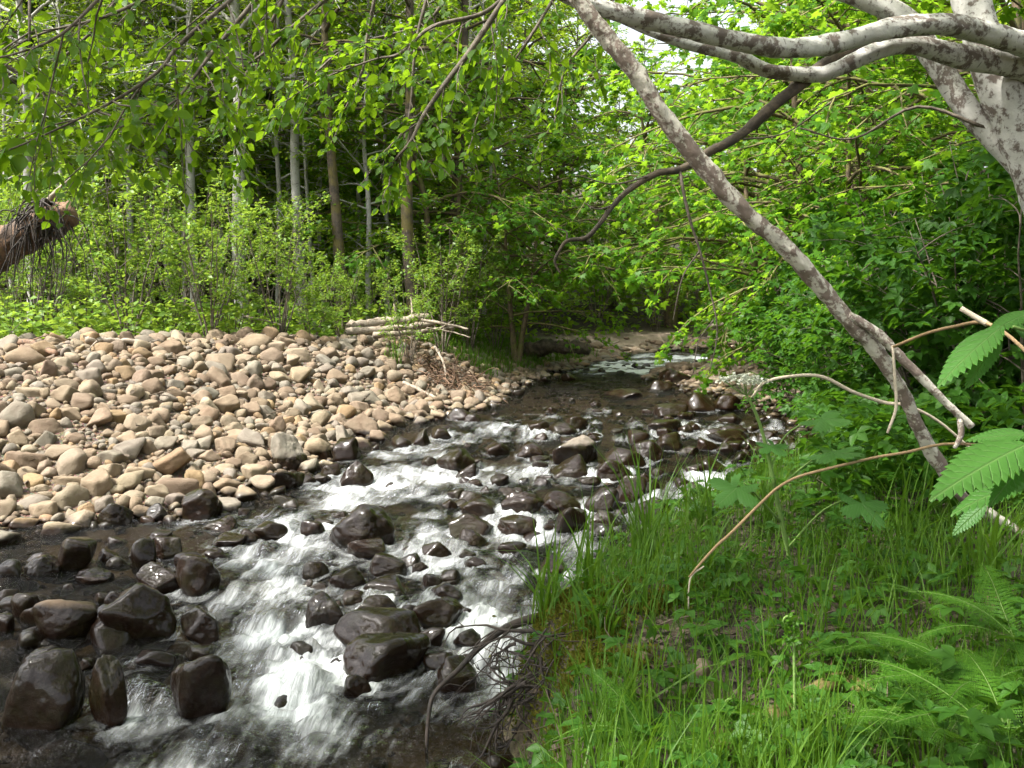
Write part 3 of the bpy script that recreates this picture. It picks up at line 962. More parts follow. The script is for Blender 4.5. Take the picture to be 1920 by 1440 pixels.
small.sort(key=lambda q: -q[3] / q[1])
gm = MB()
STL = [rock_shape(rk, 2, 6, 10, .06) for _ in range(10)]
STL3 = [rock_shape(rk, 3, 6, 11, .06) for _ in range(10)]
for x, y, z, r in small:
    k = PALK[int(rk.integers(len(PALK)))]
    w, d, h = r * 2 * rk.uniform(.95, 1.4), r * 2 * rk.uniform(.75, 1.05), r * 2 * rk.uniform(.6, 1.0)
    if npiece < 300:
        put_stone(x, y, w, d, h, k, 'stone', bar, rk.uniform(.1, .45), .45); npiece += 1
        continue
    V, F = (STL3 if r > .06 else STL)[int(rk.integers(10))]
    q = (Vector((0, 0, 1)) + Vector(rk.normal(0, .35, 3))).to_track_quat('Z', 'Y') @ Matrix.Rotation(rk.uniform(0, 6.28), 4, 'Z').to_quaternion()
    W = (V * np.array([w / 2, d / 2, h / 2])) @ np.array(q.to_matrix()).T + np.array([x, y, z + .012 + h * rk.uniform(.1, .4)])
    gm.add(W, [F], col=np.tile(pcol(k, rk, .14)[:3], (len(W), 1)), wet=np.full(len(W), float(Zw(y)) + .05))
o = obj('small_stones', gm.mesh('small_stones', M['gravel']), bar)
tag(o, 'small pebbles and cobbles filling between the larger stones', kind='stuff')

# stones of the streambed and the right shore
bm = MB()
for i in range(2600):
    y = float(rk.uniform(3.2, 24)) if i % 3 else float(rk.uniform(7, 11))
    x = float(rk.uniform(max(xl(y), -.56 * y - 1), xr(y) + .1))
    r = float(rk.choice([.02, .03, .045, .07], p=[.4, .3, .2, .1])) * (1 + .3 * rk.random())
    V, F = STL[int(rk.integers(10))]
    c = np.array(PAL[['brown', 'dark', 'tan', 'dark', 'red'][int(rk.integers(5))]]) * .8
    W = V * np.array([r, r * rk.uniform(.7, 1), r * .6]) + np.array([x, y, g1(x, y) + r * .25])
    bm.add(W, [F], col=np.tile(c, (len(W), 1)), wet=np.full(len(W), 9.))
for i in range(700):
    y = float(rk.uniform(12.5, 27)); dxx = float(abs(rk.normal(0, .8)))
    x = float(xr(y)) + dxx - .3
    r = float(rk.uniform(.03, .11))
    if rk.random() < .4 and y > 21: r *= 1.5
    V, F = STL3[int(rk.integers(10))]
    k = PALK[int(rk.integers(len(PALK)))] if y < 19 else ['dark', 'brown', 'tan'][int(rk.integers(3))]
    W = V * np.array([r * 1.2, r, r * .7]) + np.array([x, y, g1(x, y) + r * .3])
    bm.add(W, [F], col=np.tile(pcol(k, rk)[:3], (len(W), 1)), wet=np.full(len(W), float(Zw(y)) + .06))
for i in range(500):
    y = float(rk.uniform(23, 31)); x = float(xl(y)) - float(abs(rk.normal(0, 1.2))) + .2
    r = float(rk.uniform(.04, .14))
    V, F = STL[int(rk.integers(10))]
    W = V * np.array([r * 1.2, r, r * .7]) + np.array([x, y, g1(x, y) + r * .3])
    bm.add(W, [F], col=np.tile(pcol(PALK[int(rk.integers(len(PALK)))], rk)[:3], (len(W), 1)), wet=np.full(len(W), float(Zw(y)) + .03))
o = obj('streambed_gravel', bm.mesh('streambed_gravel', M['gravel']))
tag(o, 'brown pebbles of the streambed and the gravelly shores', 'gravel', kind='stuff')

# ------------------------------------------------------------------ water
CY_ = [0, 3, 6, 9, 12, 16, 22, 27, 31, 36]
CX_ = [-1.7, -1.45, -1.1, -.55, .6, 1.5, 2.0, 4.6, 10, 20]
VSTEP = .035
vx, vy = np.arange(-6.5, 8, VSTEP), np.arange(1.2, 31, VSTEP)
VX, VY = np.meshgrid(vx, vy)
dcx = np.gradient(np.interp(vy, CY_, CX_), vy)
dcx = np.convolve(np.pad(dcx, 20, 'edge'), np.ones(41) / 41, 'valid')
bu, bv = -dcx[:, None] * np.ones_like(VX), -np.ones_like(VX)
ln = np.hypot(bu, bv); bu, bv = bu / ln, bv / ln
wob = (fbm(VX * .9, VY * .9, 4., 3) - .5) * 1.5
U, W_ = bu + wob * -bv * .5, bv + wob * bu * .5
pillow = np.zeros_like(VX)
src = np.zeros_like(VX)
rockm = np.zeros_like(VX)
# rocks that stay just under the surface
sub_r = []
for i in range(150):
    y = float(rk.uniform(3.6, 15)); x = float(rk.uniform(max(xl(y) + .5, -.54 * y), xr(y) - .2))
    sub_r.append((x, y, float(rk.uniform(.07, .2)), float(rk.uniform(.06, .16)), -1.0))
for (x, y, w, d, h) in ROCKS + sub_r:
    r = (w + d) / 2 * 1.05
    dx, dy = VX - x, VY - y
    sl = (np.abs(dx) < r * 8) & (np.abs(dy) < r * 8)
    if not sl.any(): continue
    j, i = int(np.clip((y - vy[0]) / VSTEP, 0, len(vy) - 1)), int(np.clip((x - vx[0]) / VSTEP, 0, len(vx) - 1))
    u0, v0 = bu[j, i], bv[j, i]
    dx, dy = dx[sl], dy[sl]
    r2 = dx * dx + dy * dy + 1e-6
    al, ac = dx * u0 + dy * v0, -dx * v0 + dy * u0          # along the flow, across it
    q = np.minimum(r * r / r2, 1.0)
    if h > 0:
        pu, pv = -q * (al * al - ac * ac) / r2, -q * 2 * al * ac / r2
        U[sl] += pu * u0 - pv * v0
        W_[sl] += pu * v0 + pv * u0
        e = np.sqrt(r2) / r
        pillow[sl] += .035 * np.exp(-((e - 1.05) / .35) ** 2) * np.clip(-al / np.sqrt(r2) + .2, -.9, 1) * min(1, r / .2)
        rockm[sl] = np.maximum(rockm[sl], np.clip(1.35 - e, 0, 1))
        src[sl] += .55 * np.exp(-((e - 1.1) / .28) ** 2) * np.clip(al / np.sqrt(r2) + .25, 0, 1)
        src[sl] += .25 * np.exp(-((e - 1.05) / .15) ** 2)
    else:
        pillow[sl] += .055 * np.exp(-((al + .25 * r) ** 2 / (1.3 * r) ** 2 + ac ** 2 / (1.0 * r) ** 2)) * min(1, r / .12)
        pillow[sl] -= .035 * np.exp(-((al - 1.3 * r) ** 2 / (.9 * r) ** 2 + ac ** 2 / (1.1 * r) ** 2))
        src[sl] += .75 * np.exp(-((al - 1.5 * r) ** 2 / (1.1 * r) ** 2 + ac ** 2 / (1.2 * r) ** 2))
# how wild the water is along its course: quiet at the left shore and in the pool, white at the drops
rap = np.interp(VY, [1, 4, 5, 6, 7.5, 9, 11, 13, 14.5, 16.5, 19, 22, 25, 29], [.45, .62, .8, .95, 1, 1, 1, .95, .85, .6, .22, .2, .9, 1])
rap *= 1 - .85 * np.clip(((-.28 * VY - .25) - VX) / .9, 0, 1) * (VY < 9.6)
rap *= np.clip((VX - xl(VY)) / .5, .15, 1)
FO = [(560, 1040, .45, 1), (600, 995, .35, 1), (520, 1120, .35, .9), (555, 1190, .3, .9), (560, 1245, .25, 1.1), (540, 1300, .35, 1), (640, 1255, .25, .9),
      (470, 1295, .2, .8), (800, 890, .5, 1.2), (730, 890, .45, 1.2), (890, 885, .4, 1), (720, 850, .3, 1), (790, 1010, .35, 1), (850, 1050, .35, 1),
      (910, 1100, .35, 1.2), (950, 1160, .35, 1.2), (900, 1180, .3, 1), (960, 1270, .4, 1.3), (1380, 915, .5, 1.1), (1330, 890, .4, .9), (1050, 760, .5, .6),
      (940, 800, .5, .9), (1130, 770, .4, .7), (1000, 780, .4, .8), (1180, 690, 1.4, 2.6), (1100, 694, 1.0, 2.2), (1250, 694, 1.2, 2.4), (1150, 680, 1.4, 2.6), (1320, 682, 1.4, 2.4), (1220, 684, 1.4, 2.4), (660, 935, .35, .9),
      (700, 920, .4, 1), (980, 880, .4, .8), (620, 905, .3, .8), (480, 1190, .2, .5), (430, 1250, .2, .5), (800, 840, .4, .8), (1000, 1000, .3, .5),
      (1250, 800, .5, .6), (1330, 800, .5, .6), (1100, 1040, .3, .6), (300, 1400, .4, .35), (620, 1400, .5, .3), (640, 1330, .4, .5), (430, 950, .2, .5)]
for px, py, r, s in FO:
    c = on_water(px, py)
    src += .8 * s * np.exp(-((VX - c[0]) ** 2 + ((VY - c[1]) * .8) ** 2) / (r * .8) ** 2)
src *= (.35 + .65 * rap) * (.55 + .9 * fbm(VX * 3.1, VY * 3.1, 6., 3)) * (.2 + .8 * rap)
ln = np.hypot(U, W_) + .15
U, W_ = U / ln, W_ / ln
def samp(A, x, y):
    fx, fy = np.clip((x - vx[0]) / VSTEP, 0, len(vx) - 1.001), np.clip((y - vy[0]) / VSTEP, 0, len(vy) - 1.001)
    i, j = fx.astype(int), fy.astype(int)
    a, b = fx - i, fy - j
    return (A[j, i] * (1 - a) + A[j, i + 1] * a) * (1 - b) + (A[j + 1, i] * (1 - a) + A[j + 1, i + 1] * a) * b
rows = np.concatenate([np.linspace(1.3, 3.6, 40, endpoint=False), np.geomspace(3.6, 30.8, 640)])
NCOL = 430
tcol = np.linspace(0, 1, NCOL)
xa = np.maximum(xl(rows) - .5, -.54 * rows - 1.3)
xb = np.minimum(xr(rows) + .45, .54 * rows + 1.5)
WX = xa[:, None] + (xb - xa)[:, None] * tcol[None]
WY = np.repeat(rows[:, None], NCOL, 1)
WZ = Zw(WY)
# streaks and foam are carried along the flow
scale = np.clip(WY / 6.0, .75, 4)
x, y = WX.copy(), WY.copy()
lic = np.zeros_like(x); lic2 = np.zeros_like(x); fo = np.zeros_like(x); wsum = 0; fsum = 0
NS = 27
for s in range(NS):
    ds = .022 * np.minimum(scale, 2)
    lic += vnoise(x * 34, y * 34, 1.5)
    if s % 2 == 0: lic2 += vnoise(x * 13, y * 13, 7.5)
    wgt = math.exp(-s / 11)
    fo += wgt * samp(src, x, y); fsum += wgt
    u, v = samp(U, x, y), samp(W_, x, y)
    x -= u * ds; y -= v * ds
lic = (lic / NS - .5) * 3.2
lic2 = (lic2 / (NS / 2) - .5) * 2.5
brk = fbm(WX * 4.2, WY * 4.2, 11., 4)
fo = fo / fsum
fo = np.maximum(fo, samp(src, WX, WY) * .75)
rp_ = samp(rap, WX, WY)
foam = np.clip(fo * 1.0 - .08, 0, 1.3)
foam = foam * np.clip(np.where(WY > 20, .95, .52) + .72 * lic + .35 * lic2, 0, 1.6)
foam += (.18 * np.clip(lic2 + .1, 0, 1) + .36 * np.clip(lic, 0, 1)) * rp_  # baseline foam streaks, also standing in for silvery sky reflection off ripples
foam *= np.interp(rp_, [0, .25, .6], [.12, .6, 1]) * np.where(WY > 20, .25 + 1.5 * sstep((fbm(WX * 1.6, WY * 4.5, 2., 4) - .34) / .3), .60 + .85 * sstep((brk - .32) / .36))
foam = np.clip(foam, 0, 1.15)
turb = fbm(WX * 9, WY * 9, 3., 4) - .5
WZ = WZ + samp(pillow, WX, WY) * (.3 + .7 * rp_) + .022 * lic * rp_ * np.minimum(scale, 1.5) * .6 + .035 * lic2 * rp_ * .6 + .13 * turb * np.clip(fo * 1.3, .08, 1) * rp_ \
    + np.interp(WY, [14, 17, 22, 26], [0, .03, .05, .16]) * (fbm(WX * 1.8, WY * 4.2, 7., 3) - .5) + .010 * (fbm(WX * 5, WY * 9, 2., 2) - .5) + .028 * (fbm(WX * 15, WY * 15, 5., 2) - .5) * rp_ * np.clip(.35 + fo, 0, 1)
# flow coordinates for the fine shader ripples
cxr = np.interp(WY, CY_, CX_)
flow = np.stack([WY, WX - cxr, np.zeros_like(WX)], -1)
n0, n1_ = WX.shape
I = (np.arange(n0 - 1)[:, None] * n1_ + np.arange(n1_ - 1)[None]).ravel()
wo = obj('stream_water', mesh_np('stream_water', np.stack([WX, WY, WZ], -1).reshape(-1, 3), [np.stack([I, I + 1, I + n1_ + 1, I + n1_], -1)], M['water'], True,
         {'foam': foam.ravel(), 'flow': flow.reshape(-1, 3)}))
tag(wo, 'fast shallow stream with white foaming rapids', kind='structure')
sm = MB()
for (x, y, w, d, h) in sub_r:
    V, F = STL3[int(rk.integers(10))]
    W = V * np.array([w, d, .11]) + np.array([x, y, float(Zw(y)) - .10])
    sm.add(W, [F], col=np.tile(np.array(PAL['brown']) * .9, (len(W), 1)), wet=np.full(len(W), 9.))
o = obj('drowned_stones', sm.mesh('drowned_stones', M['gravel']))
tag(o, 'brown stones drowned just below the surface of the rapids', 'stones', kind='stuff')
#VEGETATION
# ------------------------------------------------------------------ plants
rv = np.random.default_rng(21)
def tmpl_lobed():
    V, T = [[0, .30, .03]], []
    n = 61
    for i in range(n):
        a = math.radians(-158 + 316 * i / (n - 1))
        lobe = abs(math.cos(a * 2.28)) ** .8
        r = (.20 + .40 * lobe) * (1.15 - .22 * abs(a) / 2.7) * (1 + (.10 if i % 2 else -.07))
        V.append([r * math.sin(a), .30 + r * math.cos(a), -.16 * r * r + .035 * math.cos(a * 4.56)])
    for i in range(n - 1): T.append([0, i + 2, i + 1])
    return np.array(V), [np.array(T)]
TM = {'rhomb': tmpl_rhomb(), 'ovate': tmpl_ovate(), 'maple': tmpl_maple(), 'tri': tmpl_tri(), 'serrate': tmpl_serrate()}
def unit(v): return v / (np.linalg.norm(v) + 1e-9)
def twig_leaves(acc, path, n, rng, spread, up=.55, size=.1, jit=.3):
    """n leaves along a twig path; acc collects pos, dir, normal, size"""
    t = rng.uniform(.12, 1, n)
    m = len(path) - 1
    i = np.minimum((t * m).astype(int), m - 1)
    f = (t * m - i)[:, None]
    pos = path[i] * (1 - f) + path[i + 1] * f
    tan = path[i + 1] - path[i]
    tan = tan / (np.linalg.norm(tan, axis=1)[:, None] + 1e-9)
    side = np.cross(tan, [0, 0, 1.0]) * np.where(rng.random(n) < .5, -1, 1)[:, None]
    d = tan * rng.uniform(.2, 1, n)[:, None] + side * rng.uniform(.4, 1.1, n)[:, None] + rng.normal(0, jit, (n, 3)) + np.array([0, 0, -.25])
    nr = np.array([0, 0, 1.0]) * up * 2 + rng.normal(0, .45, (n, 3))
    acc.append((pos + rng.normal(0, spread, (n, 3)), d, nr, size * rng.uniform(.65, 1.2, n)))
def acc_leaves(mb, tm, acc, rng):
    leaves(mb, tm, np.concatenate([a[0] for a in acc]), np.concatenate([a[1] for a in acc]), np.concatenate([a[2] for a in acc]),
           np.concatenate([a[3] for a in acc]), rng)
def limb_path(p0, d, L, droop, rng, n=7, wig=.08):
    pts = [np.array(p0, float)]
    d = unit(np.array(d, float))
    for k in range(n - 1):
        d = unit(d + rng.normal(0, wig, 3) + np.array([0, 0, -droop / n]))
        pts.append(pts[-1] + d * L / (n - 1))
    return np.array(pts)
def make_tree(rng, H, r0, cb, spread, nl, ns, per, size, tm, bark, leafm, droop=.5, el=.45, lean=(0, 0), prof=None, wig=.04, sp=.07, sub=.42, nstem=1, stemspread=0.0):
    tb, lb, acc = MB(), MB(), []
    for st in range(nstem):
        a0 = st * 2.4 + rng.uniform(0, 1)
        t = np.linspace(0, 1, 9)
        off = np.stack([lean[0] * t ** 1.5 + math.cos(a0) * stemspread * t ** .8, lean[1] * t ** 1.5 + math.sin(a0) * stemspread * t ** .8], -1)
        Hs = H * (1 if nstem == 1 else rng.uniform(.7, 1.05))
        tp = np.concatenate([off, (Hs * t)[:, None]], 1) + np.concatenate([np.zeros((1, 3)), np.cumsum(rng.normal(0, wig * H / 9, (8, 3)) * [1, 1, .1], 0)])
        tp[0, 2] = -.35
        tp = smooth_path(tp, 22)
        tr = r0 * (1 - .88 * np.linspace(0, 1, 22) ** .9)
        tr[:2] *= [1.45, 1.15]
        tube(tb, tp, tr, 9, .12, rng.uniform(0, 50))
        for k in range(nl // nstem):
            q = cb + (1 - cb) * ((k + rng.random()) / (nl / nstem))
            j = q * 21
            i = min(int(j), 20)
            p0 = tp[i] * (1 - j + i) + tp[i + 1] * (j - i)
            u = (q - cb) / (1 - cb)
            L = spread * ((prof(u) if prof else (math.sin(math.pi * min(1, .18 + .82 * u)) ** .7 + .12))) * rng.uniform(.7, 1.15)
            az = k * 2.399 + rng.normal(0, .35) + a0
            e = el + .4 * u + rng.normal(0, .12)
            lp = limb_path(p0, (math.cos(az) * math.cos(e), math.sin(az) * math.cos(e), math.sin(e)), L, droop, rng, 7)
            lr = max(.006, min(r0 * .35, .016 * L + .004))
            tube(tb, lp, np.linspace(lr, lr * .2, 7), 5, cap=False)
            for m in range(ns):
                tt = .22 + .78 * (m + rng.random() * .8) / ns
                jj = tt * 6
                ii = min(int(jj), 5)
                sp0 = lp[ii] * (1 - jj + ii) + lp[ii + 1] * (jj - ii)
                tan = unit(lp[ii + 1] - lp[ii])
                sd = np.cross(tan, [0, 0, 1.0]) * (1 if m % 2 else -1)
                sl = L * sub * (1.15 - .55 * tt) * rng.uniform(.6, 1.2)
                s_ = limb_path(sp0, tan * .75 + sd * .8 + rng.normal(0, .2, 3), sl, droop * .9, rng, 4, .12)
                tube(tb, s_, np.linspace(lr * .45, lr * .12, 4), 3, cap=False)
                twig_leaves(acc, s_, per, rng, sp, size=size)
            twig_leaves(acc, lp[3:], per // 2, rng, sp, size=size)
    acc_leaves(lb, tm, acc, rng)
    return tb.mesh('trunk', bark), lb.mesh('crown', leafm, False)
def put_tree(name, var, x, y, s, rz, label, cat, group, zoff=0.0, parts=('trunk', 'crown')):
    t = empty(name, (x, y, g1(x, y) + zoff), rz, s)
    tag(t, label, cat, group)
    for nme, me in zip(parts, var):
        obj(nme, me, t)
    return t

rt = np.random.default_rng(5)
alder = [make_tree(rt, 15, .135, .30, 2.9, 34, 6, 30, .125, TM['rhomb'], M['bark_grey'], M['leaf_alder'], .55, .35) for _ in range(3)]
alder_thin = [make_tree(rt, 12, .075, .16, 2.0, 34, 5, 24, .12, TM['rhomb'], M['bark_grey'], M['leaf_alder'], .5, .4) for _ in range(2)]
mossy = [make_tree(rt, 14, .165, .34, 3.0, 26, 5, 12, .16, TM['rhomb'], M['bark_moss'], M['leaf_maple'], .6, .25) for _ in range(2)]
fill = [make_tree(rt, 15, .2, .10, 3.8, 46, 6, 38, .17, TM['rhomb'], M['bark_dark'], M['leaf_alder'], .6, .3) for _ in range(3)]
conif = [make_tree(rt, 17, .22, .07, 3.0, 80, 6, 26, .26, tmpl_rhomb(.30), M['bark_dark'], M['needle'], .5, -.1, prof=lambda u: 1.05 - .95 * u, sub=.35) for _ in range(2)]
maple = [make_tree(rt, 8.5, .13, .16, 4.2, 34, 7, 17, .19, TM['maple'], M['bark_mossgreen'], M['leaf_maple'], .95, .35, wig=.06, nstem=2, stemspread=1.0) for _ in range(3)]
shrub = [make_tree(rt, 2.7, .02, .2, .9, 36, 4, 13, .092, TM['rhomb'], M['bark_twig'], M['leaf_shrub'], .1, .7, sp=.04, nstem=8, stemspread=.75) for _ in range(4)]
thick = [make_tree(rt, 2.2, .018, .12, .95, 44, 4, 7, .15, TM['tri'], M['bark_twig'], M['leaf_thicket'], .6, .5, sp=.05, nstem=8, stemspread=.8) for _ in range(4)]

def ordinal(items, i, key):
    return ORDN[sorted(range(len(items)), key=lambda j: key(items[j])).index(i)]
def at_px(px, Y): return (px - 960) / F_PX * Y, Y
GA = 'pale alder trunks behind the cobble bar'
for i, (px, Y, s, v, lab) in enumerate([
    (460, 20.5, 1.12, 0, 'thickest pale alder trunk behind the middle of the cobble bar'),
    (370, 21.5, .85, 1, 'pale alder left of the thickest trunk behind the bar'),
    (568, 21.5, .95, 2, 'forked pale alder right of the thickest trunk'),
    (65, 21, .9, 0, 'leftmost pale alder at the edge of the picture'),
    (115, 23.5, .95, 2, 'second pale alder from the left edge'),
    (255, 22, .7, 1, 'slim pale alder standing between the left shrubs'),
    (325, 24, .8, 2, 'pale alder set back left of centre in the wood'),
    (745, 28, .9, 0, 'pale alder deep in the wood above the driftwood pile'),
    (880, 29, .9, 1, 'pale alder deep in the wood behind the maple leaves'),
    (200, 28, .9, 2, 'pale alder deep in the wood above the left shrubs')]):
    x, y = at_px(px, Y)
    put_tree('alder_tree', alder[v], x, y, s, i * 1.7, lab, 'tree', GA)
for i, (px, Y, s, lab) in enumerate([
    (520, 22.5, 1.0, 'slender pale alder stem close right of the thickest trunk'),
    (693, 21.5, .95, 'slender pale alder stem left of the driftwood pile'),
    (610, 24, .9, 'thin leaning alder stem beside the orange mossy trunk'),
    (415, 23.5, .85, 'thin alder stem between two pale trunks in the wood'),
    (490, 25, .9, 'thin alder stem in the shade behind the thickest trunk'),
    (140, 21, .8, 'thin alder stem behind the broken log end'),
    (180, 22.5, .9, 'thin pale stem left of the slim pale alder'),
    (228, 24.5, 1.0, 'thin pale stem close left of the slim pale alder, set back'),
    (290, 23, .85, 'thin pale stem right of the slim pale alder'),
    (345, 22, .75, 'thin pale stem close left of the second pale trunk'),
    (545, 24.5, 1.05, 'thin pale stem close left of the forked alder'),
    (590, 22.5, .8, 'thin pale stem close right of the forked alder'),
    (668, 24, .95, 'thin pale stem between mossy trunk and slender stem'),
    (728, 23, .85, 'thin pale stem left of the dark mossy trunk'),
    (30, 22.5, .9, 'thin pale stem at the left edge above the log'),
    (905, 26, .9, 'thin pale stem right of the dark mossy trunks')]):
    x, y = at_px(px, Y)
    put_tree('young_alder', alder_thin[i % 2], x, y, s, i * 2.1, lab, 'tree', 'slender alder stems in the wood')
for i, (px, Y, s, lab) in enumerate([
    (645, 21, .85, 'trunk thick with orange brown moss left of the driftwood pile'),
    (788, 20.5, .95, 'dark mossy trunk rising behind the driftwood pile'),
    (842, 23.5, 1.0, 'dark trunk partly hidden right of the mossy trunk')]):
    x, y = at_px(px, Y)
    put_tree('mossy_tree', mossy[i % 2], x, y, s, 1 + i * 1.3, lab, 'tree', 'mossy trunks by the driftwood')
LT = [(-140, 26, 1.), (20, 31, 1.), (150, 35, 1.05), (300, 30, .95), (430, 36, 1.1), (560, 31, 1.), (680, 37, 1.1), (800, 34, 1.), (900, 40, 1.1), (60, 42, 1.2),
                   (260, 44, 1.2), (480, 46, 1.25), (640, 48, 1.3), (790, 50, 1.3), (960, 47, 1.0), (-60, 36, 1.), (-260, 30, 1.), (370, 52, 1.3), (980, 35, .75), (720, 31, .9), (830, 30, .75), (900, 33, .8)]
for k, (px, Y, s) in enumerate(LT):
    x, y = at_px(px, Y)
    put_tree('leafy_tree', fill[k % 3], x, y, s, k * 1.1, 'leafy tree deep in the wood behind the alders, ' + ordinal(LT, k, lambda q: q[0]) + ' from the left', 'tree', 'leafy trees deep in the left wood')
CT = [(150, 30, 1.), (290, 27.5, .85), (400, 29, 1.), (560, 28, .95), (40, 27, .9), (500, 33, 1.1), (-40, 33, 1), (220, 33, 1.1)]
for i, (px, Y, s) in enumerate(CT):
    x, y = at_px(px, Y)
    put_tree('conifer_tree', conif[i % 2], x, y, s, i * 1.9, 'dark evergreen in deep shade behind the alder trunks, ' + ordinal(CT, i, lambda q: q[0]) + ' from the left', 'tree', 'dark evergreens in the left wood')
RTs = [(1060, 44, .8), (1150, 52, .62), (1245, 60, .55), (1340, 52, .5), (1420, 42, .75), (1490, 36, .9), (1580, 31, 1.), (1680, 28, .95), (1800, 25, 1.), (1930, 23, 1.),
                                (2080, 19, 1.), (1530, 46, 1.1), (1700, 42, 1.2), (1880, 36, 1.2), (1200, 75, .8), (1380, 75, .8), (1050, 62, 1.), (2150, 30, 1.1)]
for i, (px, Y, s) in enumerate(RTs):
    x, y = at_px(px, Y)
    put_tree('leafy_tree', fill[(i + 1) % 3], x, y, s, i * 1.4, 'light green tree beyond the upstream bend and right bank, ' + ordinal(RTs, i, lambda q: q[0]) + ' from the left', 'tree', 'leafy trees beyond the upstream bend')
GM = 'maples leaning over the stream'
for i, (x, y, s, rz, lab) in enumerate([
    (-1.5, 22.8, .9, .3, 'maple on the left bank with leaves hanging above the grassy edge'),
    (-3.0, 26.5, 1.0, 1.9, 'maple behind the left bank one, above the dark mossy trunks'),
    (5.4, 17.6, .95, 2.2, 'maple on the right bank spreading low over the pool'),
    (5.9, 21.5, 1.05, 4.0, 'maple further up the right bank behind the low spreading one'),
    (7.4, 14.2, 1.0, .9, 'maple on the right bank behind the thicket'),
    (8.6, 26.5, 1.05, 1.1, 'maple at the bend of the stream on the right'),
    (6.6, 10.8, .85, 5.2, 'shaded maple behind the white trunk on the right'),
    (.1, 22.2, .6, 3.3, 'low bright maple on the left bank above the grassy edge'),
    (4.9, 19.4, .8, 5.0, 'maple drooping over the pool from the right shore'),
    (5.0, 31.5, 1.1, .2, 'maple standing behind the far gravel bar, left of two'),
    (8.5, 33.5, 1.1, 1.2, 'maple standing behind the far gravel bar, right of two'),
    (5.1, 15.6, .72, 3.6, 'small maple at the gravel shore with leaves low over the riffle'),
    (1.5, 35.0, 1.2, 4.4, 'tall maple behind the bend, left of the sky gap')]):
    put_tree('maple_tree', maple[i % 3], x, y, s, rz, lab, 'tree', GM)
BS = [(1.0, 29.5, 1.0), (2.6, 30.5, 1.2), (4.4, 30.6, 1.1), (6.2, 32, 1.3), (8.3, 32, 1.3), (10.5, 33.5, 1.4), (3.4, 33.5, 1.5), (-.6, 28, 1.2), (7, 36, 1.7), (11, 37, 1.8), (5.4, 38, 1.8), (9.3, 29.6, 1.)]
for i, (x, y, s) in enumerate(BS):
    put_tree('willow_shrub', shrub[i % 4], x, y, s, i * .9, 'pale green shrub fringing the far gravel bar, ' + ordinal(BS, i, lambda q: q[0] / q[1]) + ' from the left', 'shrub', 'shrubs at the upstream bend', parts=('stems', 'foliage'))
WS = [(40, 24, 1.7), (150, 25, 1.9), (270, 26, 2.0), (390, 25, 1.8), (500, 26.5, 2.0), (600, 25.5, 1.7), (700, 26, 1.8), (790, 25.5, 1.6), (-40, 25, 1.8)]
for i, (px, Y, s) in enumerate(WS):
    x, y = at_px(px, Y)
    put_tree('understorey_shrub', shrub[(i + 1) % 4], x, y, s, i * 1.1, 'tall leafy shrub between the alder trunks, ' + ordinal(WS, i, lambda q: q[0]) + ' from the left', 'shrub', 'tall shrubs between the trunks', parts=('stems', 'foliage'))
sl = ['at the far left edge', 'behind the driftwood stick at left', 'left of the slim pale alder', 'in front of the slim pale alder', 'in front of the second pale trunk',
      'left below the thickest trunk', 'below the thickest trunk', 'right of the thickest trunk', 'above the highest stones of the bar', 'left of the orange mossy trunk',
      'at the left end of the driftwood pile', 'hanging over the driftwood pile', 'below the dark mossy trunk', 'on the grassy left bank', 'at the bank under the maple',
      'second row behind the left edge', 'second row by the slim pale alder', 'second row beside the second pale trunk', 'second row by the forked alder', 'outside left end of the row']
for i, (px, Y, s) in enumerate([(15, 15.8, .6), (85, 16.8, .95), (160, 18, .7), (240, 16.6, 1.05), (315, 17.6, .7), (395, 16.6, .9), (440, 18, .7), (525, 17.2, .85), (585, 18.4, .6), (640, 19.6, .6),
                                (690, 20.2, .65), (765, 17.6, .62), (830, 19.6, .95), (880, 21, .9), (930, 22.5, .8), (60, 20, 1.2), (200, 21, 1.2), (350, 20, 1.15), (490, 20.4, 1.1), (-60, 16.5, 1.)]):
    x, y = at_px(px, Y)
    put_tree('willow_shrub', shrub[i % 4], x, y, s, i * 1.3, 'bright yellow-green leafy shrub ' + sl[i], 'shrub', 'shrubs along the top of the bar', parts=('stems', 'foliage'))
tl = ['at its far end by the gravel shore', 'beside the pale pair of rocks', 'behind the white flower head', 'right of the white flower head', 'where the dry arching stem starts', 'under the middle of the leaning branch',
      'behind the fork of leaning branch', 'below the white trunk', 'at the right edge below the trunk', 'second row near the pool', 'second row behind the leaning branch', 'second row left of white trunk',
      'second row behind the white trunk', 'at the right edge, set back', 'furthest one beside the maple', 'back row under the maples', 'back row right of the maples', 'low one over the right-hand riffle']
for i, (px, Y, s) in enumerate([(1440, 15.6, .75), (1490, 13.6, .8), (1530, 12.3, .75), (1600, 11.2, .85), (1650, 10.2, .9), (1705, 9.2, .9), (1770, 8.4, .95), (1845, 7.6, .95), (1925, 7.0, 1.),
                                (1560, 14.6, 1.1), (1660, 13.2, 1.2), (1760, 11.6, 1.2), (1860, 10, 1.2), (1980, 8.8, 1.3), (1500, 17.4, 1.), (1600, 17, 1.4), (1740, 15, 1.5), (1560, 10.7, .5)]):
    x, y = at_px(px, Y)
    x = max(x, float(xr(y)) + .35)
    put_tree('bank_shrub', thick[i % 4], x, y, s, i * 1.7, 'dark green thicket shrub on the right bank, ' + tl[i], 'shrub', 'thicket shrubs of the right bank', parts=('stems', 'foliage'))

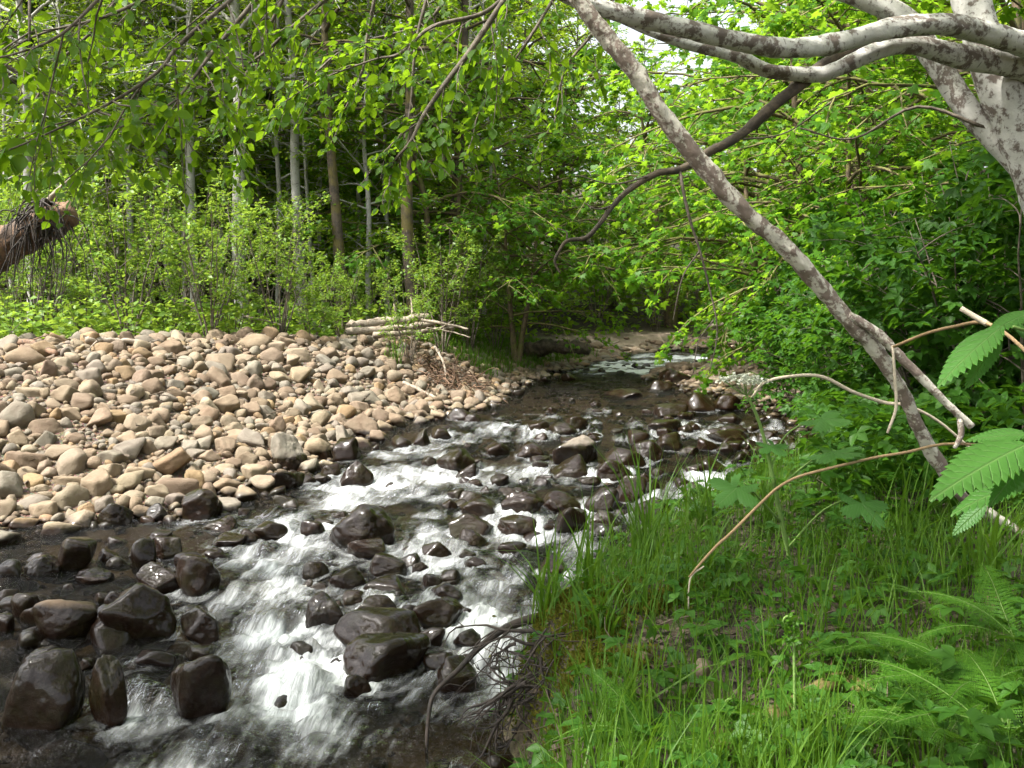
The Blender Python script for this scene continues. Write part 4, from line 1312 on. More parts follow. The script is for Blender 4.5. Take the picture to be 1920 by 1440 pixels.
# ------------------------------------------------------------------ the white alder at the right, its limbs and crown
def px_path(pts, n):
    return smooth_path([np.append(P(q[0], q[1], q[2]), q[3] / F_PX * q[2] / 2) for q in pts], n)
def px_tube(mb, pts, n=40, sides=14, bump=.1, seed=1.0, fine=0.0):
    q = px_path(pts, n)
    tube(mb, q[:, :3], q[:, 3], sides, bump, seed, True, fine)
    return q
wa = empty('white_alder', (3.35, 5.8, g1(3.35, 5.8)))
tag(wa, 'white-barked alder with brown patches standing at the right edge', 'tree')
inv = Vector(wa.location)
def part_at(mb, name, mat, parent, smooth=True):
    me = mb.mesh(name, mat, smooth)
    o = obj(name, me, parent)
    if parent is not None: o.matrix_parent_inverse = Matrix.Translation(-parent.location)
    return o
mb = MB(); px_tube(mb, [(2070, 1080, 5.9, 150), (2090, 900, 5.85, 120), (2030, 600, 5.8, 100), (1982, 430, 5.8, 92), (1936, 300, 5.8, 86), (1880, 170, 5.85, 78), (1828, 30, 5.9, 66), (1805, -120, 6, 70), (1830, -420, 6.2, 60)], 140, 24, .14, 3., .05)
part_at(mb, 'trunk', M['bark_white'], wa)
mb = MB(); px_tube(mb, [(1935, 345, 5.85, 33.0), (1890, 290, 5.9, 39.6), (1805, 190, 6.0, 43.6), (1740, 90, 6.05, 44.9), (1690, 30, 6.1, 40.9), (1600, -10, 6.15, 37.0), (1530, -40, 6.2, 33.0), (1380, -160, 6.4, 26.4)], 40, 16, .1, 9.)
part_at(mb, 'limb', M['bark_white'], wa)
mb = MB(); px_tube(mb, [(2000, 110, 5.6, 47.4), (1920, 82, 5.5, 44.5), (1840, 58, 5.4, 41.6), (1760, 46, 5.3, 38.7), (1670, 54, 5.2, 37.4), (1560, 82, 5.1, 35.9), (1475, 90, 5.0, 35.9), (1410, 82, 4.95, 34.4), (1310, 60, 4.85, 33.0),
                        (1210, 36, 4.75, 31.6), (1150, 22, 4.7, 30.2), (1085, 0, 4.65, 28.7), (1000, -40, 4.6, 24.4)], 180, 20, .22, 5., .10)
part_at(mb, 'limb', M['bark_white'], wa)
mb = MB(); px_tube(mb, [(2010, 160, 5.8, 60.2), (1920, 120, 5.7, 53.3), (1850, 112, 5.6, 46.4), (1780, 100, 5.5, 39.6), (1700, 84, 5.4, 32.7), (1640, 96, 5.35, 31.0), (1570, 128, 5.3, 29.2), (1530, 140, 5.3, 27.5), (1440, 132, 5.25, 25.8), (1390, 108, 5.2, 24.1),
                        (1350, 97, 5.2, 21.5), (1280, 80, 5.15, 18.9), (1195, 50, 5.1, 15.5), (1130, 18, 5.1, 12.0)], 160, 18, .2, 6., .10)
part_at(mb, 'limb', M['bark_white'], wa)
mb = MB(); px_tube(mb, [(1700, 62, 5.45, 26), (1640, 82, 5.42, 26), (1560, 112, 5.4, 24), (1510, 150, 5.35, 24), (1460, 190, 5.3, 22), (1410, 235, 5.3, 20), (1375, 262, 5.25, 18), (1330, 284, 5.2, 17), (1300, 305, 5.2, 15), (1270, 319, 5.15, 13),
                        (1230, 326, 5.1, 12), (1180, 356, 5.1, 11), (1150, 385, 5.05, 10), (1120, 425, 5.0, 9), (1098, 446, 5., 8), (1063, 452, 5., 7), (1046, 475, 5., 6), (1040, 492, 5, 5), (1050, 512, 5, 3)], 160, 9, .3, 7., .3)
bl = part_at(mb, 'limb', M['bark_dark'], wa)
bl['label'] = 'bare dark crooked branch drooping over the stream'
mb = MB()
for pts in ([(1274, 320, 5.15, 7), (1290, 400, 5.1, 6), (1312, 470, 5.1, 5), (1330, 540, 5.1, 4), (1345, 620, 5.1, 3), (1330, 700, 5.1, 2)], [(1063, 452, 5, 4), (1062, 435, 5, 3), (1045, 428, 5, 2)],
            [(1150, 385, 5.05, 4), (1120, 392, 5, 3), (1095, 380, 5, 2)], [(1312, 470, 5.1, 4), (1280, 520, 5.1, 3), (1262, 600, 5.1, 2)], [(1338, 600, 5.1, 3), (1310, 640, 5.1, 2.4), (1300, 700, 5.1, 2)],
            [(1225, 328, 5.1, 4), (1150, 345, 5.0, 3), (1090, 330, 5, 2)], [(1375, 262, 5.3, 4), (1470, 250, 5.5, 3), (1560, 190, 5.6, 2)], [(1850, 240, 5.9, 8), (1720, 200, 6, 6), (1600, 260, 6, 4), (1500, 240, 6, 3)]):
    mb = MB(); px_tube(mb, pts, 16, 5, 0)
    part_at(mb, 'twig', M['bark_twig'], wa)
# crowns high overhead shade the bank and the near water
def overhead(mbt, acc, top, n, reach, z0, z1, xr_, rng, per=26, az0=0.0, size=.13):
    for k in range(n):
        az = az0 + k * 2.399 + rng.normal(0, .2)
        L = reach * rng.uniform(.45, 1.05)
        p0 = np.array([top[0], top[1], rng.uniform(z0 - .5, z1)])
        lp = limb_path(p0, (math.cos(az), math.sin(az) * .95, .30), L, .45, rng, 9, .07)
        tube(mbt, lp, np.linspace(.05, .012, 9), 5, cap=False)
        for m in range(10):
            tt = .2 + .8 * (m + rng.random()) / 10
            ii = min(int(tt * 8), 7)
            s_ = limb_path(lp[ii], unit(lp[ii + 1] - lp[ii]) * .7 + np.cross(unit(lp[ii + 1] - lp[ii]), [0, 0, 1.]) * (1 if m % 2 else -1) + rng.normal(0, .2, 3), L * .24 * rng.uniform(.6, 1.2), .3, rng, 4, .1)
            tube(mbt, s_, np.linspace(.010, .003, 4), 3, cap=False)
            twig_leaves(acc, s_, per, rng, .08, size=size)
            acc[-1] = tuple(a[acc[-1][0][:, 2] > 2.2 + .36 * np.maximum(0, acc[-1][0][:, 1]) + .25] for a in acc[-1])
mbt, acc = MB(), []
overhead(mbt, acc, (3.6, 6.2), 28, 7.4, 5.6, 9.5, 0, np.random.default_rng(31), 58, size=.14)
part_at(mbt, 'branches', M['bark_twig'], wa)
lb = MB(); acc_leaves(lb, TM['rhomb'], acc, rv)
part_at(lb, 'crown', M['leaf_alder'], wa, False)

# the alder beside the camera whose boughs hang into the top of the picture
oa = empty('overhanging_alder', (2.2, -1.0, g1(2.2, -1.0)))
tag(oa, 'alder beside the viewpoint whose leafy boughs hang across the top left', 'tree')
mb = MB()
tube(mb, smooth_path([(2.2, -1, g1(2.2, -1) - .3), (2.15, -1.0, 2.5), (2.0, -.9, 5), (1.8, -.8, 7.5), (1.7, -.7, 10)], 24), np.linspace(.2, .07, 24), 12, .1)
part_at(mb, 'trunk', M['bark_grey'], oa)
mbt, acc = MB(), []
overhead(mbt, acc, (1.9, -.8), 26, 8.2, 5.4, 8.4, 0, np.random.default_rng(33), 60, size=.14)
part_at(mbt, 'branches', M['bark_twig'], oa)
lb = MB(); acc_leaves(lb, TM['rhomb'], acc, rv)
part_at(lb, 'crown', M['leaf_alder'], oa, False)
BOUGHS = [
 [(480, -40, 4.2, 9), (345, 75, 4.0, 8), (300, 130, 3.9, 7), (220, 185, 3.8, 6), (90, 250, 3.6, 4), (-30, 300, 3.5, 3)],
 [(520, -50, 4.7, 9), (425, 65, 4.6, 8), (385, 115, 4.5, 7), (345, 170, 4.4, 5), (310, 200, 4.3, 4), (200, 250, 4.2, 3)],
 [(985, -60, 5.6, 12), (885, 90, 5.5, 11), (840, 150, 5.4, 10), (795, 215, 5.3, 8), (770, 265, 5.2, 6), (735, 310, 5.2, 5), (735, 352, 5.2, 3)],
 [(960, -20, 6.2, 9), (905, 25, 6.1, 8), (810, 50, 6, 7), (750, 100, 5.9, 6), (700, 112, 5.9, 4), (600, 150, 5.8, 3), (520, 200, 5.7, 2)],
 [(220, -40, 3.6, 7), (120, 60, 3.5, 6), (30, 100, 3.4, 4), (-70, 120, 3.4, 3)],
 [(660, -40, 5.1, 8), (560, 40, 5, 7), (480, 110, 5, 5), (380, 160, 4.9, 4), (250, 205, 4.8, 3)],
 [(1060, -40, 6.6, 7), (1000, 60, 6.5, 6), (960, 120, 6.5, 5), (905, 200, 6.4, 4), (880, 260, 6.4, 3)],
 [(350, -40, 5.1, 8), (200, 30, 5, 6), (60, 70, 5, 4), (-80, 160, 4.9, 3)],
 [(710, -40, 7, 7), (690, 60, 7, 6), (680, 130, 7, 5), (640, 220, 6.9, 3)],
 [(55, -40, 4.1, 6), (55, 50, 4, 5), (54, 130, 4, 3)],
 [(-90, 60, 4.9, 7), (60, 150, 4.8, 6), (200, 215, 4.8, 4), (330, 240, 4.7, 3)],
 [(810, -40, 7.6, 7), (780, 80, 7.5, 6), (770, 200, 7.5, 5), (745, 330, 7.5, 3)],
 [(560, -60, 6.2, 8), (500, 60, 6.2, 6), (455, 160, 6.1, 5), (440, 290, 6.1, 3)],
 [(860, -60, 8.2, 8), (800, 40, 8.2, 6), (650, 90, 8.1, 5), (560, 170, 8, 3)],
 [(1180, -60, 8.2, 8), (1120, 50, 8.2, 6), (1060, 130, 8.1, 5), (1040, 230, 8, 3)],
 [(260, -60, 6.6, 8), (180, 50, 6.5, 6), (100, 130, 6.4, 5), (30, 260, 6.3, 3)],
]
tw = np.random.default_rng(9)
for bi, b in enumerate(BOUGHS):
    q = px_path(b, 40)
    p, rad = q[:, :3], np.maximum(q[:, 3], .0025)
    tb, lb, acc = MB(), MB(), []
    start = np.array([1.95, -.9, 5.0 + .12 * (bi % 5)])
    lead = smooth_path([start, start * .55 + p[0] * .45 + np.array([0, 0, .9]), p[0] * .9 + start * .1 + [0, 0, .35], p[0]], 14)
    tube(tb, np.vstack([lead[:-1], p]), np.concatenate([np.linspace(.022, rad[0], 13), rad]), 7, .08)
    L = np.concatenate([[0], np.cumsum(np.linalg.norm(np.diff(p, axis=0), axis=1))])
    s, sgn = .05, 1
    while s < L[-1]:
        i = min(np.searchsorted(L, s), 38)
        tan = unit(p[i + 1] - p[max(0, i - 1)])
        sd = unit(np.cross(tan, [0, 0, 1.0])) * sgn
        ln_ = tw.uniform(.22, .75) * (1.1 - .5 * s / L[-1])
        t1 = limb_path(p[i], tan * .8 + sd * .8 + tw.normal(0, .3, 3) + [0, 0, -.1], ln_, .7, tw, 6, .14)
        tube(tb, t1, np.linspace(min(.0045, rad[i] * .7), .0014, 6), 4, cap=False)
        twig_leaves(acc, t1, int(ln_ * 21) + 2, tw, .012, .5, .066 * min(1, max(.74, p[i][1] / 5.4)), .35)
        for _ in range(2):
            k = int(tw.integers(1, 4))
            t2 = limb_path(t1[k], unit(t1[k + 1] - t1[k]) + tw.normal(0, .6, 3), ln_ * .5, .6, tw, 4, .14)
            tube(tb, t2, np.linspace(.002, .001, 4), 3, cap=False)
            twig_leaves(acc, t2, int(ln_ * 12) + 1, tw, .012, .5, .064 * min(1, max(.74, p[i][1] / 5.4)), .35)
        s += tw.uniform(.07, .15); sgn = -sgn
    twig_leaves(acc, p[30:], 12, tw, .012, .5, .08)
    bo = part_at(tb, 'bough', M['bark_twig'], oa)
    acc_leaves(lb, TM['ovate'], acc, tw)
    lo = obj('leaves', lb.mesh('leaves', M['leaf_alder_near'], False), bo)

la = empty('unseen_shade_alder', (-6.2, 2.6, g1(-6.2, 2.6)))  # alder added out of view so its crown shades the foreground water and rocks
tag(la, 'added unseen alder on the near left bank, its crown shading the foreground', 'tree')
mb = MB()
tube(mb, smooth_path([(-6.2, 2.6, g1(-6.2, 2.6) - .3), (-6.1, 2.6, 3), (-6.0, 2.7, 6), (-5.9, 2.8, 10)], 24), np.linspace(.2, .06, 24), 12, .1)
part_at(mb, 'trunk', M['bark_grey'], la)
mbt, acc = MB(), []
overhead(mbt, acc, (-6.0, 2.7), 26, 5.2, 5.0, 9.5, 0, np.random.default_rng(35), 60, size=.14)
part_at(mbt, 'branches', M['bark_twig'], la)
lb = MB(); acc_leaves(lb, TM['rhomb'], acc, rv)
part_at(lb, 'crown', M['leaf_alder'], la, False)

# ------------------------------------------------------------------ broken leaning branch, canes, logs
def thing_px(name, pts, mat, label, cat, group=None, n=40, sides=10, bump=.1, seed=2.0):
    mb = MB(); px_tube(mb, pts, n, sides, bump, seed)
    return tag(obj(name, mb.mesh(name, mat)), label, cat, group)
bb = empty('broken_branch', P(1920, 1010, 5.15))
tag(bb, 'broken pale-patched branch leaning from the white limb down to the grassy bank', 'branch')
mb = MB(); px_tube(mb, [(1078, -8, 4.62, 29.3), (1130, 60, 4.62, 30.6), (1200, 145, 4.63, 31.9), (1243, 215, 4.64, 31.3), (1300, 290, 4.66, 30.6), (1368, 368, 4.68, 30.6), (1412, 412, 4.7, 29.3), (1482, 472, 4.74, 30.6), (1540, 540, 4.78, 28.0), (1590, 600, 4.82, 26.6),
                        (1640, 655, 4.86, 27), (1690, 730, 4.9, 27), (1722, 800, 4.95, 26), (1762, 872, 5.0, 24), (1805, 932, 5.05, 22), (1860, 968, 5.1, 21), (1930, 1014, 5.15, 21), (2000, 1060, 5.2, 20)], 260, 22, .32, 12., .28)
part_at(mb, 'stem', M['bark_broken'], bb)
mb = MB(); px_tube(mb, [(1590, 592, 4.80, 16.4), (1640, 622, 4.80, 18.0), (1680, 660, 4.80, 17.2), (1722, 702, 4.8, 15.6), (1770, 752, 4.8, 14.8), (1822, 800, 4.8, 13.9)], 90, 14, .3, 13., .25)
px_tube(mb, [(1800, 785, 4.8, 12), (1802, 815, 4.8, 11), (1790, 840, 4.8, 8)], 10, 7, .1, 14.)
part_at(mb, 'side_branch', M['bark_broken'], bb)
thing_px('bramble_cane', [(1292, 1082, 4.3, 3.1), (1312, 1058, 4.3, 4.7), (1345, 1022, 4.35, 5.5), (1370, 1000, 4.4, 5.5), (1430, 940, 4.5, 5.5), (1462, 912, 4.5, 5.5), (1500, 893, 4.55, 5.5), (1560, 877, 4.6, 5.5), (1640, 858, 4.7, 5.5), (1700, 848, 4.7, 5.5), (1780, 832, 4.8, 5.5), (1900, 840, 4.9, 5.5)], M['cane'],
         'orange brown cane curving down across the grass to the stream', 'cane')
thing_px('cane_fibres', [(1291, 1142, 4.3, 3), (1292, 1100, 4.3, 3), (1298, 1078, 4.3, 4), (1320, 1062, 4.3, 3)], M['cane_pale'], 'pale frayed fibre hanging from the tip of the orange cane', 'fibre', None, 12, 5, 0)
thing_px('arching_cane', [(1410, 745, 5.2, 4.5), (1432, 718, 5.2, 6.0), (1480, 706, 5.2, 6.0), (1540, 706, 5.2, 6.8), (1600, 735, 5.2, 6.8), (1660, 755, 5.2, 6.8), (1700, 760, 5.1, 6.0), (1760, 790, 5.1, 5.2), (1830, 850, 5.1, 4.5)], M['cane_pale'],
         'pale dry stem arching right of the white flower head', 'stem')
thing_px('dry_twig', [(1664, 812, 4.75, 5), (1680, 765, 4.75, 6), (1678, 710, 4.75, 6), (1674, 648, 4.75, 5)], M['cane_pale'], 'thin pale twig hanging from the fork of the leaning branch', 'twig', None, 14, 6, 0)
thing_px('thorny_cane', [(1676, 650, 4.7, 5.6), (1735, 626, 4.5, 6.3), (1790, 612, 4.3, 6.3), (1850, 606, 4.1, 7.0), (1920, 655, 3.8, 7.0), (2000, 760, 3.6, 7.0)], M['cane'], 'orange cane running right from the leaning branch behind big leaves', 'cane', None, 24, 7)
thing_px('cut_stub', [(1802, 578, 4.15, 10), (1830, 595, 4.12, 11), (1852, 608, 4.1, 12)], M['cane_pale'], 'short cut stub on the orange cane at the right', 'stub', None, 8, 7)

lg = empty('broken_log', P(-80, 550, 6.8))
tag(lg, 'broken end of a reddish brown log jutting in from the left edge', 'log')
mb = MB()
q = np.vstack([[(-7.0, 7.2, .2, .20), (-5.4, 6.9, 1.1, .18)], [np.append(P(a, b, c), r) for a, b, c, r in [(-120, 570, 6.8, .13), (-20, 484, 6.8, .12), (50, 438, 6.8, .112), (105, 410, 6.8, .098), (138, 402, 6.8, .07)]]])
q = smooth_path(q, 110); tube(mb, q[:, :3], q[:, 3], 22, .4, 4., True, .3)
part_at(mb, 'stem', M['wood_brown'], lg)
mb = MB()
for i in range(70):
    a, b = tw.uniform(35, 112), tw.uniform(385, 440)
    p0 = P(a, b, 6.8 - tw.uniform(.05, .14))
    ln_ = tw.uniform(.1, .5) if i % 3 else tw.uniform(.3, .75)
    tube(mb, limb_path(p0, (tw.normal(0, .5), -.3, tw.normal(0, .5)), ln_, 5.0, tw, 7, .22), np.linspace(.006, .0015, 7), 4, cap=False)
for i in range(14):
    p0 = P(tw.uniform(60, 100), tw.uniform(375, 400), 6.75)
    tube(mb, limb_path(p0, (tw.normal(0, .6), -.2, .5), .22, 4., tw, 6, .2), np.linspace(.011, .004, 6), 5)
part_at(mb, 'hanging_roots', M['root'], lg)
mb = MB(); px_tube(mb, [(75, 395, 6.8, 14), (100, 365, 6.8, 10), (132, 335, 6.8, 7)], 12, 7, .3)
part_at(mb, 'snag', M['wood_grey'], lg)

DW = [([(655, 612, 18.6), (720, 603, 18.8), (805, 595, 19.0)], .10, 'thick grey driftwood log on top of the pile'),
      ([(650, 622, 18.3), (740, 616, 18.5), (815, 606, 18.7)], .075, 'second driftwood log below the thick one'),
      ([(700, 628, 18.0), (780, 622, 18.2), (850, 615, 18.4)], .05, 'straight thin driftwood log at the front of the pile'),
      ([(790, 600, 18.4), (840, 608, 18.3), (878, 617, 18.2)], .03, 'pale pointed driftwood branch sticking out right of the pile'),
      ([(800, 615, 18.2), (845, 622, 18.1), (882, 633, 18.1)], .018, 'thin pale stick below the pointed driftwood branch'),
      ([(160, 634, 13.9), (210, 632, 14.1), (262, 626, 14.3)], .05, 'bleached log lying along the left crest of the bar'),
      ([(35, 620, 13.2), (70, 632, 13.0), (105, 648, 12.8)], .05, 'short brown driftwood stub at the top left of the bar'),
      ([(480, 636, 16.5), (540, 630, 16.8), (582, 620, 17.0)], .03, 'crooked pale stick on the crest of the bar'),
      ([(455, 592, 17.5), (500, 602, 17.3), (530, 610, 17.2)], .02, 'thin grey stick leaning in the shrubs above the crest'),
      ([(755, 700, 16.2), (790, 710, 16.1), (818, 718, 16.0)], .035, 'pale driftwood stick lying on stones near the root tangle'),
      ([(815, 650, 17.3), (832, 680, 17.1), (836, 705, 17.0)], .025, 'pale curved root sticking up from the root tangle')]
for i, (pts, r, lab) in enumerate(DW):
    mb = MB()
    q = smooth_path([P(*a) for a in pts], 18)
    gz = np.array([g1(a[0], a[1]) for a in q]).max() + r
    if 5 <= i <= 7 or i == 9:
        q[:, 2] = np.array([g1(a[0], a[1]) for a in q]) + r + .07
    tube(mb, q + tw.normal(0, r * .15, q.shape), np.linspace(r, r * .72, 18), 9, .25, i * 3.)
    if r > .04:
        for k in range(3):
            j = int(tw.integers(4, 16))
            tube(mb, limb_path(q[j], tw.normal(0, 1, 3) + [0, 0, .4], tw.uniform(.2, .5), .2, tw, 4), np.linspace(r * .3, r * .1, 4), 5)
    tag(obj('driftwood_log', mb.mesh('driftwood_log', M['wood_grey'] if i != 6 else M['wood_brown'])), lab, 'driftwood', 'driftwood on the left bank')
mb = MB()
for i in range(190):
    c = P(tw.uniform(790, 900), tw.uniform(672, 735), tw.uniform(16.6, 18.2))
    c[2] = g1(c[0], c[1]) + tw.uniform(.02, .3)
    tube(mb, limb_path(c, tw.normal(0, 1, 3) * [1, 1, .6], tw.uniform(.3, .9), .9, tw, 6, .3), np.linspace(tw.uniform(.006, .016), .003, 6), 4, cap=False)
tag(obj('root_tangle', mb.mesh('root_tangle', M['wood_brown'])), 'brown tangle of dead roots on the left bank below the driftwood pile', 'roots')
mb = MB()
q = smooth_path([P(985, 660, 23.5), P(1040, 650, 23.2), P(1105, 655, 23.0)], 20)
q = smooth_path(q, 60); tube(mb, q, np.linspace(.20, .12, 60), 16, .45, 8., True, .3)
tag(obj('fallen_log', mb.mesh('fallen_log', M['bark_dark'])), 'dark fallen log jutting over the far pool from the grassy left bank', 'log')
for i, (pts, r, lab) in enumerate([([(1070, 668, 27), (1120, 655, 27.5), (1160, 640, 28)], .05, 'bleached stick leaning on the far gravel bar'), ([(1110, 662, 27.5), (1170, 655, 27.6), (1210, 664, 27.4)], .06, 'bleached log lying on the far gravel bar'),
                     ([(1330, 612, 24), (1400, 604, 24), (1460, 597, 24)], .06, 'pale log under the trees at the upstream bend'), ([(1370, 625, 25), (1420, 618, 25), (1490, 622, 25)], .05, 'lower pale log at the upstream bend')]):
    mb = MB(); q = smooth_path([P(*a) for a in pts], 12)
    if i == 1: q[:, 2] = [g1(a[0], a[1]) + r for a in q]
    tube(mb, q, np.linspace(r, r * .6, 12), 7, .2, i)
    tag(obj('driftwood_log', mb.mesh('driftwood_log', M['wood_grey'])), lab, 'driftwood', 'bleached wood upstream')

# ------------------------------------------------------------------ right bank: grass, herbs, ferns, roots, moss
def blades(n, xs, ys, zs, length, width, rng, lean=.5, dirs=None):
    mb = MB()
    az = rng.uniform(0, 6.283, n) if dirs is None else dirs
    L = length
    d = np.stack([np.cos(az), np.sin(az), np.zeros(n)], -1)
    sdv = np.stack([-np.sin(az), np.cos(az), np.zeros(n)], -1)
    tw_ = rng.uniform(-.9, .9, n)[:, None]
    sdv = sdv * np.cos(tw_) + d * np.sin(tw_)
    k = np.abs(rng.normal(0, lean, n)) + .12
    base = np.stack([xs, ys, zs - .02], -1)
    V = []
    for t, wf in ((0, .8), (.35, 1.0), (.7, .7), (1.0, 0)):
        h = L * (t - .22 * k * t * t * np.minimum(k, 1.6))
        o = L * k * .75 * t ** 2
        c = base + d * o[:, None] + np.array([0, 0, 1.]) * h[:, None]
        if wf > 0:
            V += [c - sdv * (width * wf / 2)[:, None], c + sdv * (width * wf / 2)[:, None]]
        else: V.append(c)
    V = np.stack(V, 1)
    off = (np.arange(n) * 7)[:, None, None]
    Q = (np.array([[0, 1, 3, 2], [2, 3, 5, 4]])[None] + off).reshape(-1, 4)
    T = (np.array([[4, 5, 6]])[None] + off).reshape(-1, 3)
    mb.add(V.reshape(-1, 3), [Q, T], var=np.repeat(rng.random(n), 7))
    return mb
rg = np.random.default_rng(77)
soil = [(on_ground(1060, 1190), 0.23), (on_ground(1060, 1280), 0.23), (on_ground(1090, 1360), 0.17), (on_ground(1230, 1200), 0.25), (on_ground(1150, 1290), 0.20), (on_ground(1330, 1290), 0.35), (on_ground(1250, 1400), 0.27), (on_ground(1420, 1200), 0.23), (on_ground(1500, 1340), 0.23), (on_ground(1200, 1240), 0.31)]
def bank_pts(n, ymin, ymax, dmax, keep_soil=.12):
    y = ymin * (ymax / ymin) ** rg.random(n)
    x = xr(y) + .03 + dmax * rg.random(n) ** 1.1
    k = np.ones(n)
    for c, r in soil:
        k = np.minimum(k, np.clip(((x - c[0]) ** 2 + (y - c[1]) ** 2) / r ** 2, keep_soil, 1))
    k *= np.clip(1.6 * fbm(x * 2.2, y * 2.2, 3.) - .15, .1, 1)
    k *= (x < .56 * y + 1.2)
    m = rg.random(n) < k
    x, y = x[m], y[m]
    return x, y, np.array([g1(a, b) for a, b in zip(x, y)])
x, y, z = bank_pts(40000, 2.0, 13, 4.5)
n = len(x)
L = rg.uniform(.08, .26, n) * (1 + .8 * (fbm(x * 1.5, y * 1.5, 9.) > .52))
o = obj('grass', blades(n, x, y, z, L, rg.uniform(.004, .008, n), rg).mesh('grass', M['grass'], False))
tag(o, 'green grass covering the shaded right bank', 'grass', kind='stuff')
y2 = rg.uniform(19.5, 26, 5000); x2 = xl(y2) - .35 - 2.2 * rg.random(5000)
z2 = np.array([g1(a, b) for a, b in zip(x2, y2)])
o = obj('bank_grass', blades(5000, x2, y2, z2, rg.uniform(.15, .4, 5000), rg.uniform(.012, .02, 5000), rg).mesh('bank_grass', M['grass'], False))
tag(o, 'bright grass on the far left bank beyond the cobble bar', 'grass', kind='stuff')
TUFT = [(1215, 1085, .85, 46, 'tall grass tuft standing in front of the rock line'), (1110, 1120, .6, 30, 'grass tuft on the bank corner left of the tall one'), (1020, 1160, .55, 30, 'grass tuft at the tip of the bank above the roots'),
        (1310, 1010, .6, 30, 'grass tuft by the right-hand foam pool'), (1180, 1380, .45, 30, 'long-bladed grass tuft on the bare soil near the bottom'), (1440, 1010, .6, 28, 'grass tuft left of the white flower stem'),
        (1560, 940, .6, 28, 'grass tuft under the orange cane'), (1690, 1040, .6, 30, 'grass tuft below the leaning branch'), (1850, 1100, .5, 26, 'grass tuft at the right beside the splintered stump'),
        (1130, 1200, .4, 20, 'short grass tuft on the mossy rim of the bank'), (1330, 1110, .45, 24, 'grass tuft below the tip of the orange cane'), (740, 690, .7, 26, 'pale grass tuft on the cobble bar beside the driftwood')]
for px, py, h, n, lab in TUFT:
    c = on_ground(px, py)
    a, r = rg.uniform(0, 6.28, n), np.abs(rg.normal(0, .06, n))
    mb = blades(n, r * np.cos(a), r * np.sin(a), np.zeros(n), h * rg.uniform(.5, 1.1, n), rg.uniform(.009, .017, n), rg, .5)
    tag(obj('grass_tuft', mb.mesh('grass_tuft', M['grass'], False), None, (c[0], c[1], g1(c[0], c[1]))), lab, 'grass', 'single tufts of tall grass')
x, y, z = bank_pts(7500, 2.0, 12, 4.5, .3)
n = len(x)
mb = MB()
az = rg.uniform(0, 6.28, n)
leaves(mb, TM['tri'], np.stack([x, y, z + rg.uniform(.02, .2, n)], -1), np.stack([np.cos(az), np.sin(az), rg.normal(-.1, .25, n)], -1), np.array([0, 0, 1.]) + rg.normal(0, .35, (n, 3)), rg.uniform(.05, .13, n), rg)
x, y, z = bank_pts(3000, 2.0, 9, 3.5, .5)
n = len(x); az = rg.uniform(0, 6.28, n)
leaves(mb, TM['ovate'], np.stack([x, y, z + rg.uniform(.02, .14, n)], -1), np.stack([np.cos(az), np.sin(az), rg.normal(0, .25, n)], -1), np.array([0, 0, 1.]) + rg.normal(0, .35, (n, 3)), rg.uniform(.03, .07, n), rg)
tag(obj('ground_herbs', mb.mesh('ground_herbs', M['leaf_herb'], False)), 'low leafy herbs growing between the grass on the right bank', 'herbs', kind='stuff')
n = 700
y = rg.uniform(8, 20, n); x = rg.uniform(-8, 0, n)
zz, dl_, _, lf_, _ = G(x, y, True)
k = lf_ & bar_mask(x, y, dl_, lf_) & (dl_ > .6)
x, y, zz = x[k], y[k], zz[k]; n = len(x); az = rg.uniform(0, 6.28, n)
mb = MB()
leaves(mb, TM['ovate'], np.stack([x, y, zz + rg.uniform(.05, .16, n)], -1), np.stack([np.cos(az), np.sin(az), rg.normal(0, .3, n)], -1), np.array([0, 0, 1.]) + rg.normal(0, .5, (n, 3)), rg.uniform(.04, .08, n), rg)
for i in range(90):
    k = int(rg.integers(n))
    tube(mb, limb_path((x[k], y[k], zz[k] + .10), (rg.normal(), rg.normal(), .05), rg.uniform(.15, .6), .2, rg, 5, .12), np.linspace(.006, .003, 5), 4, cap=False)
mb.A = {}
tag(obj('leaf_litter', mb.mesh('leaf_litter', M['bark_dark'], False)), 'dead brown leaves and thin twigs caught between the cobbles', 'litter', kind='stuff')
mb = MB()
n = 2600
y = rg.uniform(2.6, 6.5, n); x = xr(y) + .02 + 1.9 * rg.random(n); zz = np.array([g1(p_, q_) for p_, q_ in zip(x, y)]); az = rg.uniform(0, 6.28, n)
leaves(mb, TM['ovate'], np.stack([x, y, zz + rg.uniform(.003, .02, n)], -1), np.stack([np.cos(az), np.sin(az), rg.normal(0, .25, n)], -1), np.array([0, 0, 1.]) + rg.normal(0, .35, (n, 3)), rg.uniform(.015, .05, n), rg)
for i in range(260):
    k = int(rg.integers(n))
    tube(mb, limb_path((x[k], y[k], zz[k] + .012), (rg.normal(), rg.normal(), .05), rg.uniform(.06, .35), .1, rg, 5, .15), np.linspace(.004, .002, 5), 4, cap=False)
for i in range(900):
    k = int(rg.integers(n)); r = rg.uniform(.005, .02)
    V, F = STL[int(rg.integers(10))]
    mb.add(V * [r, r, r * .7] + [x[k] + rg.normal(0, .05), y[k] + rg.normal(0, .05), zz[k]], [F])
mb.A = {}
tag(obj('soil_debris', mb.mesh('soil_debris', M['bark_dark'], False)), 'dead leaves, twigs and crumbs of soil on the right bank', 'litter', kind='stuff')
